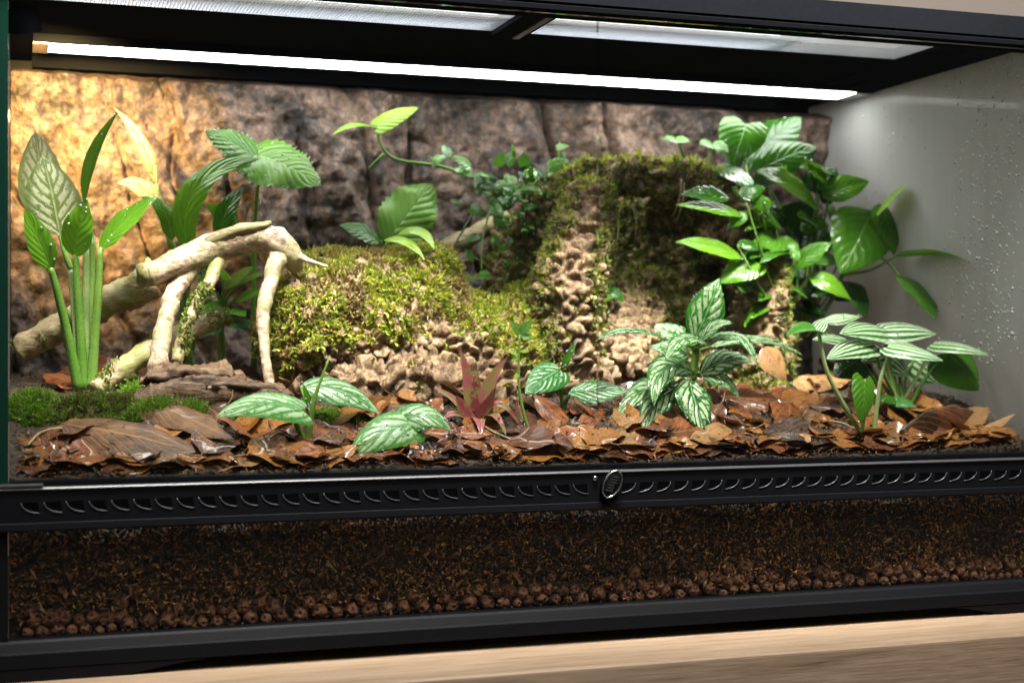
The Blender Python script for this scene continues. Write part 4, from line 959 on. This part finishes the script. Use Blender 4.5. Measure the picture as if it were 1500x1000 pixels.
L9 = [(1092, 182, 1074, 240, 58, .035, .03, 'lf_green', 'heart'), (1108, 222, 1168, 176, 62, .05, .045, 'lf_dark', 'heart'), (1108, 250, 1192, 218, 50, .035, .02, 'lf_green', 'heart'), (1046, 244, 1104, 284, 28, .02, .015, 'lf_dark', 'ovate'),
      (1068, 290, 1002, 286, 28, .0, -.02, 'lf_green', 'ovate'), (1092, 318, 996, 302, 26, 0, -.025, 'lf_bright', 'lance'), (1092, 380, 996, 356, 30, -.01, -.035, 'lf_bright', 'lance'), (1106, 384, 1058, 412, 40, -.01, -.03, 'lf_bright', 'heart'),
      (1138, 334, 1084, 288, 42, -.02, -.03, 'lf_green', 'ovate'), (1142, 350, 1096, 374, 40, -.012, -.03, 'lf_green', 'heart'), (1198, 304, 1112, 254, 42, .015, -.01, 'lf_bright', 'ovate'), (1196, 282, 1222, 248, 46, .03, .03, 'lf_dark', 'heart'),
      (1204, 288, 1268, 268, 38, .015, .0, 'lf_bright', 'ovate'), (1278, 308, 1234, 394, 78, -.01, -.03, 'lf_bright', 'ovate'), (1282, 314, 1322, 276, 36, -.01, -.03, 'lf_lime', 'ovate'), (1288, 298, 1308, 368, 38, -.005, -.01, 'lf_green', 'ovate'),
      (1312, 375, 1409, 380, 32, -.02, -.035, 'lf_bright', 'lance'), (1318, 403, 1366, 464, 42, -.015, -.03, 'lf_green', 'ovate'), (1236, 412, 1266, 464, 44, .0, -.015, 'lf_dark', 'ovate'), (1184, 403, 1241, 436, 28, -.015, -.03, 'lf_bright', 'ovate'),
      (1154, 398, 1214, 358, 26, -.01, -.03, 'lf_green', 'lance'), (1140, 352, 1168, 380, 32, -.01, -.03, 'lf_green', 'heart'), (1142, 444, 1098, 470, 26, -.01, -.03, 'lf_bright', 'ovate'), (1160, 335, 1186, 300, 52, .04, .03, 'lf_dark', 'heart'),
      (1170, 350, 1210, 330, 50, .04, .03, 'lf_dark', 'heart'), (1165, 380, 1200, 400, 46, .03, .02, 'lf_dark', 'heart'), (1190, 360, 1228, 352, 46, .035, .02, 'lf_green', 'heart'), (1120, 300, 1150, 330, 44, .045, .035, 'lf_dark', 'heart'), (1215, 420, 1245, 440, 36, .03, .02, 'lf_dark', 'ovate'),
      (992, 204, 972, 206, 16, .03, .025, 'lf_vine', 'heart'), (992, 204, 1010, 208, 18, .03, .025, 'lf_vine', 'heart'), (1045, 212, 1026, 212, 20, .03, .025, 'lf_vine', 'heart'), (1045, 212, 1066, 222, 22, .03, .02, 'lf_vine', 'heart'),
      (1098, 262, 1050, 246, 30, .03, .02, 'lf_dark', 'ovate'), (1130, 420, 1112, 440, 30, .01, 0, 'lf_green', 'heart'), (1170, 440, 1206, 462, 34, .01, 0, 'lf_dark', 'ovate'), (1195, 330, 1170, 318, 34, .02, .0, 'lf_green', 'heart')]
for i in range(26):
    x_, y_ = R.uniform(1075, 1235), R.uniform(250, 450); a_ = R.uniform(0, 6.28); l_ = R.uniform(30, 52)
    L9.append((x_, y_, x_ + l_ * math.cos(a_), y_ - l_ * .7 * math.sin(a_) + 6, l_ * R.uniform(.42, .6), R.uniform(.0, .04), R.uniform(-.02, .03), R.choice(('lf_dark', 'lf_green', 'lf_green', 'lf_bright')), R.choice(('ovate', 'lance', 'heart'))))
    S9x = [(1165 + (x_ - 1165) * .25, 470, .01), (1165 + (x_ - 1165) * .6, (y_ + 470) / 2 + 8, .015), (x_, y_, L9[-1][5])]
    add_stem(RB, [(q[0], q[1], Yo(q[2], q[0], q[1])) for q in S9x], .0013, .0008, MAT['stem'], n=8, seg=5)
for bx, by, tx, ty, w, d0, d1, m_, kd in L9:
    add_leaf(RB, bx, by, tx + (tx - bx) * .08, ty + (ty - by) * .08, w * 1.28, Yo(d0, bx, by), Yo(d1, tx, ty), MAT[m_], (R.uniform(-.35, .25), -.72, R.uniform(.45, .8)), kind=kd, fold=R.uniform(.12, .35), arch=R.uniform(.1, .22), ripple=.015, nu=16)
# 10 silver barred plant
b = on_soil(1012, 604); Ys = b.y
SV = thing('silver_barred_plant', b, 'bushy plant with dark leaves barred in silver, growing among the fallen leaves', 'plant')
add_stem(SV, [b - Vector((0, 0, .003)), (1014, 570, Ys), (1018, 535, Ys), (1024, 498, Ys)], .0036, .0024, MAT['stem'], n=12)
LV = [(1016, 500, 1053, 408, 60, 0, .006, (.1, -.95, .35), None), (1027, 500, 1074, 474, 28, -.012, -.03, (-.2, -.6, .8), (1045, 466)), (985, 500, 872, 500, 24, -.004, -.03, (0, -.45, .9), (920, 466)),
      (1034, 503, 974, 530, 30, -.015, -.045, (0, -.6, .8), (995, 478)), (1036, 500, 1108, 536, 34, -.012, -.04, (.1, -.55, .85), (1095, 470)), (1040, 508, 1178, 522, 28, 0, -.015, (.1, -.5, .85), (1115, 478)),
      (1008, 505, 958, 476, 44, .02, .03, (0, -.85, .5), None), (1012, 520, 952, 508, 38, .012, .015, (0, -.8, .6), None), (1026, 548, 1103, 530, 44, -.004, -.02, (.1, -.75, .65), (1065, 515)),
      (1015, 545, 958, 594, 48, -.008, -.045, (-.2, -.8, .55), (958, 512)), (1000, 566, 942, 636, 48, -.01, -.04, (-.1, -.85, .5), (955, 570)), (992, 560, 902, 612, 40, 0, -.02, (-.1, -.75, .65), (940, 556)),
      (1010, 556, 1039, 650, 60, -.018, -.05, (.05, -.9, .4), (1012, 575)), (1028, 552, 1083, 584, 32, -.004, -.022, (.1, -.75, .65), (1062, 545)), (1005, 530, 975, 545, 34, .015, 0, (0, -.7, .7), None)]
drop_pts = []
for bx, by, tx, ty, w, d0, d1, nn, ct in LV:
    kw = dict(cx=ct[0], cy=ct[1]) if ct else {}
    o = add_leaf(SV, bx, by, tx, ty, w, Ys + d0, Ys + d1, MAT['lf_silver'], nn, kind='ovate', fold=.22, ripple=.02, nu=20, nv=8, quilt=.02, **kw)
    add_stem(SV, [(1016, by + 8 if by < 540 else by - 4, Ys), (bx, by, Ys + d0)], .0016, .001, MAT['stem'], n=5)
    vv = [q.co + Vector(b) for q in o.data.vertices]
    for i in range(20):
        if R.random() < .5:
            q = vv[i * 9 + R.choice((0, 8))]; drop_pts.append((q, R.uniform(.0004, .0008)))
    for i in range(9): drop_pts.append((vv[R.randrange(9, len(vv) - 9)] + Vector((0, -.0003, .0003)), R.uniform(.0003, .0007)))
drops('water_drops', SV, drop_pts, (0, 0, 0), 'water beads along the leaf edges')
# 11 striped round-leaved plants at the right
b = on_soil(1318, 602); Yq = b.y
PE = thing('striped_plant', b, 'round-leaved plant striped silver and green beside the fogged glass', 'plant')
L11 = [(1206, 470, 1261, 464, 24, .02, .015, (0, -.55, .85), 'lf_stripe', 'ovate'), (1294, 482, 1230, 489, 42, -.005, -.02, (0, -.6, .8), 'lf_stripe', 'heart'), (1297, 481, 1372, 489, 42, -.005, -.012, (.05, -.6, .8), 'lf_stripe', 'heart'),
       (1242, 498, 1190, 497, 28, .01, .005, (0, -.55, .85), 'lf_stripe', 'heart'), (1276, 503, 1211, 526, 38, -.01, -.03, (-.1, -.65, .75), 'lf_stripe', 'heart'), (1370, 502, 1448, 520, 34, 0, -.01, (.05, -.5, .9), 'lf_stripe', 'heart'),
       (1388, 516, 1434, 572, 70, .004, -.006, (.2, -.95, .1), 'lf_green', 'heart'), (1265, 522, 1222, 552, 48, .012, 0, (0, -.8, .6), 'lf_dark', 'heart'), (1338, 528, 1372, 560, 50, .03, .03, (0, -.8, .6), 'lf_stripe', 'heart'), (1300, 522, 1330, 552, 40, .012, .0, (0, -.8, .6), 'lf_stripe', 'heart'),
       (1312, 582, 1340, 596, 30, -.01, -.025, (0, -.6, .8), 'lf_under', 'heart'), (1310, 582, 1288, 588, 22, -.01, -.02, (0, -.6, .8), 'lf_green', 'heart'), (1290, 512, 1262, 530, 34, .015, .005, (0, -.7, .7), 'lf_stripe', 'heart'), (1320, 505, 1350, 520, 36, .015, .005, (0, -.7, .7), 'lf_stripe', 'heart')]
for bx, by, tx, ty, w, d0, d1, nn, m_, kd in L11:
    add_leaf(PE, bx, by, tx, ty, w * 1.22, Yq + d0, Yq + d1, MAT[m_], nn, kind=kd, fold=.02, curl=.35, arch=.16, nu=16, nv=8)
    add_stem(PE, [Vector((b.x + R.uniform(-.012, .010), b.y + R.uniform(-.006, .006), b.z - .003)), (1315 + (bx - 1315) * .45 + R.uniform(-4, 4), 560 if by < 560 else 592, Yq + d0 * .5), (bx, by, Yq + d0)], .0019, .0012, MAT[R.choice(('stem', 'stem_pale'))], n=12)
b = on_soil(1272, 650); Yr = b.y
PY = thing('striped_plant', b, 'young striped plant on long bare stalks rising from the leaf litter', 'plant')
add_stem(PY, [(1272, 652, Yr), (1240, 600, Yr - .002), (1212, 545, Yr), (1199, 486, Yr + .005)], .0022, .0014, MAT['stem_pale'], n=20)
add_stem(PY, [(1277, 653, Yr), (1284, 600, Yr), (1290, 555, Yr), (1305, 512, Yr)], .0021, .0013, MAT['stem_pale'], n=20)
add_stem(PY, [(1262, 645, Yr), (1264, 620, Yr), (1268, 585, Yr), (1266, 556, Yr - .005)], .0018, .0012, MAT['stem_pale'], n=12)
add_leaf(PY, 1199, 486, 1152, 492, 36, Yr + .005, Yr - .01, MAT['lf_under'], (0, -.5, .9), kind='heart', fold=.5, cx=1180, cy=474)
add_leaf(PY, 1196, 484, 1210, 466, 22, Yr + .005, Yr + .01, MAT['lf_stripe'], (0, -.5, .9), kind='heart', fold=.2)
add_leaf(PY, 1303, 506, 1382, 528, 44, Yr, Yr - .022, MAT['lf_stripe'], (.05, -.65, .8), kind='heart', fold=.02, curl=.3, nu=16, nv=8)
add_leaf(PY, 1266, 556, 1260, 620, 42, Yr - .005, Yr - .012, MAT['lf_green'], (.1, -.95, .2), kind='heart', fold=.12, nu=16)
# 12 feathered silver plant, left front
b = on_soil(449, 647); Yf = b.y
FP = thing('feathered_plant', b, 'low plant with two long silver-feathered leaves and an upright spike', 'plant')
add_stem(FP, [b - Vector((0, 0, .003)), (455, 615, Yf - .004), (462, 580, Yf - .006), (482, 524, Yf - .004)], .0032, .0006, MAT['stem'], n=16, name='spike')
add_stem(FP, [b - Vector((0, 0, .003)), (436, 625, Yf - .004), (428, 603, Yf - .01)], .0026, .0014, MAT['stem'], n=10)
add_leaf(FP, 442, 599, 317, 610, 60, Yf - .010, Yf - .035, MAT['lf_feather'], (-.05, -.72, .7), kind='heart', fold=.06, nu=20, nv=8, cx=385, cy=578)
add_leaf(FP, 440, 566, 556, 606, 52, Yf + .012, Yf + .0, MAT['lf_feather'], (.1, -.75, .65), kind='ovate', fold=.06, nu=20, nv=8, cx=505, cy=560)
add_stem(FP, [b, (452, 605, Yf), (441, 566, Yf + .012)], .0022, .0012, MAT['stem'], n=10)
add_leaf(FP, 452, 600, 442, 560, 14, Yf - .006, Yf - .008, MAT['lf_bright'], (.5, -.8, .2), kind='lance', fold=.4)
b = on_soil(590, 664); Yg = b.y
F2 = thing('feathered_plant', b, 'small plant with a pair of silver-feathered heart leaves over the litter', 'plant')
add_stem(F2, [b - Vector((0, 0, .003)), (595, 648, Yg - .002), (604, 630, Yg - .004)], .0024, .0014, MAT['stem'], n=10)
add_leaf(F2, 606, 622, 511, 674, 64, Yg - .006, Yg - .014, MAT['lf_feather'], (-.1, -.8, .6), kind='heart', fold=.06, nu=20, nv=8, cx=552, cy=622)
add_leaf(F2, 592, 612, 660, 630, 50, Yg - .002, Yg - .012, MAT['lf_feather'], (.05, -.8, .6), kind='heart', fold=.06, nu=20, nv=8, cx=630, cy=598)
add_stem(F2, [(600, 640, Yg - .002), (594, 625, Yg), (590, 612, Yg - .002)], .0018, .0012, MAT['stem'], n=8)
# 13 bromeliad
b = on_soil(697, 622); Yb_ = b.y
BR = thing('bromeliad', b, 'small red bromeliad rosette in front of the bare bark', 'bromeliad')
for bx, by, tx, ty, w, cx, cy, d1, nn in ((694, 612, 673, 508, 26, 690, 560, .006, (.2, -.95, .1)), (702, 610, 744, 522, 22, 712, 556, 0, (-.4, -.9, .2)), (698, 605, 699, 540, 22, 696, 570, .004, (0, -.95, .3)), (690, 612, 636, 568, 18, 660, 575, .0, (.3, -.7, .7)),
        (704, 612, 764, 628, 20, 732, 565, -.022, (0, -.5, .85)), (692, 618, 668, 578, 30, 672, 595, -.014, (.4, -.85, .3)), (700, 618, 722, 570, 26, 716, 600, -.016, (-.4, -.85, .3)), (690, 620, 646, 618, 18, 665, 592, -.02, (.1, -.5, .85)), (698, 622, 706, 644, 22, 702, 596, -.032, (0, -.6, .8)), (706, 616, 742, 640, 18, 726, 588, -.028, (0, -.5, .8))):
    add_leaf(BR, bx, by, tx, ty, w * 1.5, Yb_ - .003, Yb_ + d1, MAT['brom'], nn, cx=cx, cy=cy, kind='strap', fold=.35, nu=14)
# 14 thin seedling
b = on_soil(780, 645); Yt = b.y
TS = thing('seedling', b, 'thin upright seedling with tiny round leaves beside the bromeliad', 'seedling')
add_stem(TS, [b - Vector((0, 0, .002)), (767, 605, Yt), (760, 560, Yt + .002), (761, 490, Yt + .004)], .0014, .0008, MAT['stem'], n=20)
for bx, by, tx, ty, w in ((761, 490, 748, 472, 16), (761, 489, 778, 471, 16), (762, 490, 781, 496, 14)): add_leaf(TS, bx, by, tx, ty, w, Yt + .004, Yt, MAT['lf_matte'], (0, -.8, .6), kind='round', nu=8, nv=4)
for bx, by, tx, ty in ((761, 520, 745, 516), (761, 515, 776, 514), (760, 522, 748, 530), (761, 545, 752, 556), (761, 530, 772, 524)): add_leaf(TS, bx, by, tx, ty, 7, Yt + .003, Yt, MAT['lf_lime'], (0, -.8, .6), kind='lance', nu=6, nv=2)
# 15 small blotched plant
b = on_soil(826, 602); Yh = b.y
SB = thing('spotted_plant', b, 'small plant with two pale-spotted heart leaves before the stump', 'plant')
MAT['lf_spot'] = m_leaf('pale spotted leaf', (.022, .13, .03), (.05, .24, .05), 'silver', (.50, .68, .42), rough=.25, nv=6, slope=.5, tr=.2, spread=.34)
add_stem(SB, [b - Vector((0, 0, .003)), (822, 580, Yh - .002), (818, 545, Yh - .004)], .002, .0012, MAT['stem'], n=10)
add_stem(SB, [b - Vector((0, 0, .003)), (828, 590, Yh - .004), (835, 577, Yh - .008)], .002, .0012, MAT['stem'], n=8)
add_leaf(SB, 818, 542, 769, 576, 52, Yh - .004, Yh - .022, MAT['lf_spot'], (-.05, -.8, .6), kind='heart', fold=.08, nu=16, nv=8)
add_leaf(SB, 833, 575, 920, 573, 46, Yh - .008, Yh - .022, MAT['lf_spot'], (.05, -.72, .7), kind='ovate', fold=.08, nu=16, nv=8)
add_leaf(SB, 822, 545, 845, 498, 13, Yh, Yh + .004, MAT['lf_green'], (-.4, -.9, .1), kind='lance', fold=.5)

def bead(plant, n, rmin=.0004, rmax=.0009):
    pts = []; lv = [c for c in plant.children if c.name.startswith('leaf')]
    for i in range(n):
        o = R.choice(lv); q = R.choice(o.data.vertices); pts.append((origin_of(plant) + q.co + q.normal * .0003 * (1 if q.normal.y < 0 else -1), R.uniform(rmin, rmax)))
    drops('water_drops', plant, pts, (0, 0, 0), 'water beads on the leaves')
bead(SP, 90); bead(RB, 170); bead(TP, 40); bead(PE, 50); bead(FP, 30); bead(F2, 30); bead(SB, 30); bead(VN, 70, .0003, .0007)
# ================================================================== LEAF LITTER
lit = []
for q in range(9):
    wd = R.uniform(.42, .62); kd = ('ovate', 'lance', 'ovate', 'round')[q % 4]
    V, f, U = leaf_geo((-.5, 0, 0), (.5, 0, R.uniform(-.08, .1)), wd, (0, 0, 1), (0, R.uniform(-.08, .08), R.uniform(-.14, .16)), kd, fold=R.uniform(-.25, .35), curl=R.uniform(-.35, .45), ripple=R.uniform(.03, .09), nu=14, nv=6, seed=q)
    V = [v + Vector((0, 0, .02 * mn.noise(v * 4 + Vector((q, 0, 0))))) for v in V]
    V2, f2, U2 = tube([Vector((-.72, R.uniform(-.05, .05), R.uniform(0, .06))), Vector((-.6, 0, 0)), Vector((-.48, 0, 0))], [.008, .009, .01], 5, 4)
    b0 = len(V); me = mesh('fallen_leaf', list(V) + list(V2), list(f) + [tuple(i + b0 for i in z) for z in f2], list(U) + [(.5, .5)] * len(V2)); me.materials.append(MAT['litter']); lit.append(me)
def litter(X, Y, size, rz, tx, ty, lift, me=None):
    o = obj('fallen_leaf', me or R.choice(lit), None); s = size; o.scale = (s, s * R.uniform(.85, 1.2), s)
    e = .01; gx = (soil(X + e, Y) - soil(X - e, Y)) / (2 * e); gy = (soil(X, Y + e) - soil(X, Y - e)) / (2 * e)
    N = Vector((-gx + tx, -gy + ty, 1)).normalized(); q = N.to_track_quat('Z', 'Y').to_matrix() @ Matrix.Rotation(rz, 3, 'Z'); o.rotation_euler = q.to_euler()
    mw = q @ Matrix.Diagonal(o.scale); vv = [mw @ v.co for v in o.data.vertices]     # keep every tip inside the glass
    Y = max(Y, .9752 - min(v.y for v in vv)); X = min(max(X, XL + .001 - min(v.x for v in vv)), XR - .001 - max(v.x for v in vv))
    o.location = (X, Y, soil(X, Y) + lift); return o
GL = 'brown fallen leaves of the leaf litter'
LAND = [((90, 600), 'near the tall plant'), ((310, 590), 'by the bark slab'), ((450, 645), 'around the feathered plant with the spike'), ((590, 660), 'around the pair of feathered heart leaves'), ((700, 630), 'around the bromeliad'), ((785, 640), 'at the foot of the thin seedling'), ((850, 620), 'around the spotted plant'),
        ((890, 672), 'just behind the door lock'), ((1010, 630), 'around the silver barred plant'), ((1150, 600), 'between the silver barred plant and the striped stalks'), ((1270, 650), 'at the foot of the striped stalks'), ((1330, 600), 'around the striped round-leaved plant'), ((1440, 625), 'beside the fogged glass'), ((1160, 500), 'under the glossy bush'), ((220, 520), 'under the driftwood')]
LM = [[], [], [], []]; SHN = ['red-brown', 'dark brown', 'orange-brown', 'tan']; SHM = ['litter', 'litter_dark', 'litter_orange', 'litter_tan']
for k_, mk in enumerate(SHM):
    for me in lit:
        m2 = me.copy(); m2.materials.clear(); m2.materials.append(MAT[mk]); LM[k_].append(m2)
for i in range(318):
    zone = 0 if i < 120 else 1 if i < 235 else 2
    X = XL + .022 + (XR - XL - .044) * ((i * .618034 + .13) % 1.0); Y = (R.uniform(.982, .998), R.uniform(.995, 1.062), R.uniform(1.055, 1.25))[zone]
    sz = R.uniform(.032, .064)
    if i >= 292: X, Y, sz = R.uniform(.004, .05), R.uniform(.982, 1.02), R.uniform(.018, .03)
    rz = R.uniform(0, 6.28); lift = R.uniform(.001, .007); tx, ty = R.uniform(-.6, .6), R.uniform(-.6, .3)
    if Y < .978 + sz * .55: rz = R.choice((0, math.pi)) + R.uniform(-.45, .45); Y = .9755 + sz * R.uniform(.2, .32); lift = R.uniform(.0005, .006); tx *= .5; ty = R.uniform(-.25, .3)
    X = min(max(X, XL + sz * .62), XR - sz * .62)
    a_, b_ = px_of(np.array([[X, Y, soil(X, Y)]])); a_, b_ = a_[0], b_[0]
    if a_ < 325 and 572 < b_ < 634: continue
    kc = R.choices((0, 1, 2, 3), (4, 2.2, 5, 1.0))[0]; q = R.randrange(len(lit))
    o = litter(X, Y, sz, rz, tx, ty, lift, LM[kc][q])
    near = min(LAND, key=lambda l: (l[0][0] - a_) ** 2 + 2 * (l[0][1] - b_) ** 2)[1]
    tag(o, '%s %s %s fallen leaf %s' % ('small' if sz < .042 else 'large' if sz > .054 else 'wet', SHN[kc], ('oval', 'narrow', 'oval', 'rounded')[q % 4], near), 'fallen leaf', GL)
N = 2600; X_ = NR.uniform(XL + .004, XR - .004, N); Y_ = NR.uniform(.978, 1.10, N)
pp = np.array([(x, y, soil(x, y) + R.uniform(.003, .012)) for x, y in zip(X_, Y_)]); nn_ = np.tile([0., 0, 1], (N, 1))
V3, T3, C3 = fibres(pp, nn_, pal(N, [(.05, .022, .011), (.12, .045, .018), (.20, .085, .03), (.03, .016, .01)], [3, 3, 2, 3]), .0065, .0007, .75)
tag(obj('litter_crumbs', tri_mesh('litter_crumbs', V3, T3, C3), MAT['fibre']), 'crumbs of rotted leaf and bark mixed through the litter', 'debris', kind='stuff')
def big_leaf(name_label, bx, by, tx, ty, w, mat, nrm, Y0=None, Y1=None, lift=.004, **kw):
    a = on_soil(bx, by) + Vector((0, 0, lift)); c = on_soil(tx, ty) + Vector((0, 0, lift))
    if Y0: a = P(bx, by, Y0)
    if Y1: c = P(tx, ty, Y1)
    L = (a + c) / 2; arch = kw.pop('arch', .05)
    V, f, U = leaf_geo(a, c, w * K(bx, L.y), nrm, (a + c) / 2 + Vector(nrm).normalized() * (c - a).length * arch, seed=R.random(), nu=20, nv=8, **kw)
    o = bpy.data.objects.new('fallen_leaf', mesh('fallen_leaf', [Vector((v.x, max(v.y, .9752), v.z + .0015 * mn.noise(v * 70))) - L for v in V], f, U)); COL.objects.link(o); o.location = L; o.data.materials.append(MAT[mat])
    tag(o, name_label, 'fallen leaf'); return o
up = (0, -.55, .85)
big_leaf('large rounded brown fallen leaf in the left front, with a dark midrib', 92, 640, 286, 682, 100, 'litter_big', up, kind='round', ripple=.02, fold=.03, lift=.009)
big_leaf('large pointed brown fallen leaf overlapping the rounded one below the moss', 184, 603, 345, 672, 72, 'litter_big', up, kind='ovate', ripple=.03, fold=.08, lift=.012)
big_leaf('glossy dark rounded fallen leaf beside the silver barred plant', 1052, 596, 1140, 602, 66, 'litter', (0, -.7, .7), kind='round', ripple=.04, fold=.02, lift=.008)
big_leaf('long glossy brown fallen leaf pointing at the glass front', 1156, 578, 1150, 672, 62, 'litter', (.1, -.75, .65), kind='ovate', ripple=.03, fold=.08, lift=.006)
big_leaf('tan fallen leaf lying flat behind the young striped stalks', 1163, 575, 1248, 570, 40, 'litter_tan', up, kind='ovate', ripple=.02, fold=.05, lift=.008)
big_leaf('tan fallen leaf propped upright behind the silver barred plant', 1118, 508, 1152, 558, 46, 'litter_tan', (.1, -.9, .45), kind='ovate', Y0=1.11, Y1=1.10, fold=.1)
big_leaf('long ochre fallen leaf below the silver barred plant', 1005, 668, 1094, 628, 34, 'litter_tan', up, kind='lance', ripple=.03, fold=.1, lift=.008)
big_leaf('shiny round brown leaf lying under the silver barred plant', 962, 650, 1030, 640, 50, 'litter', up, kind='round', ripple=.02, fold=.02, lift=.006)
big_leaf('red-brown fallen leaf tilted up beside the spotted plant', 784, 582, 844, 634, 38, 'litter', (.2, -.85, .5), kind='ovate', ripple=.02, fold=.1, Y0=1.045, Y1=1.03)
big_leaf('orange fallen leaf tipped upright near the spotted plant', 850, 628, 884, 598, 28, 'litter', (-.2, -.85, .5), kind='ovate', Y0=1.03, Y1=1.045, fold=.2)
big_leaf('large curled dark brown leaf at the foot of the fogged glass', 1318, 650, 1428, 622, 62, 'litter', (-.1, -.35, .95), kind='ovate', fold=-.5, curl=.6, ripple=.04, arch=.25, lift=.010)
big_leaf('dry narrow tan leaf leaning against the fogged glass', 1424, 642, 1488, 607, 16, 'litter_tan', (-.3, -.6, .7), kind='lance', Y0=1.0, Y1=1.003, fold=.3)
big_leaf('orange-brown leaf flat against the front rail beside the lock', 792, 668, 872, 640, 40, 'litter', up, kind='ovate', ripple=.03, lift=.008)
big_leaf('broad orange-brown leaf before the bromeliad', 640, 664, 748, 660, 46, 'litter', up, kind='ovate', ripple=.04, lift=.007)
big_leaf('pale cupped leaf standing in the litter under the feathered plant', 366, 650, 420, 692, 34, 'litter_tan', (0, -.85, .5), kind='ovate', Y0=1.0, Y1=.985, fold=.1)
for lab, pts in (('thin bare twig arching through the litter by the bromeliad', [(700, 620, 1.03), (740, 640, 1.015), (800, 660, 1.0), (860, 668, .992)]), ('thin bare twig leaning in the litter beneath the striped plant', [(1208, 615, 1.03), (1240, 622, 1.015), (1290, 650, 1.0), (1326, 668, .99)]), ('curved bare twig sticking out of the litter before the fogged glass', [(1280, 640, 1.01), (1300, 618, 1.015), (1330, 640, 1.0), (1352, 668, .99)]), ('thin pale root straggling over the brown moss', [(150, 640, 1.02), (100, 628, 1.03), (62, 632, 1.02), (40, 652, 1.0)])):
    q = [P(*p) for p in pts]; L = sum(q, Vector()) / len(q); V, f, U = tube(q, [.0008, .0009, .0008, .0005], 24, 6, .2)
    o = obj('twig', mesh('twig', [v - L for v in V], f, U), MAT['log']); o.location = L; tag(o, lab, 'twig')
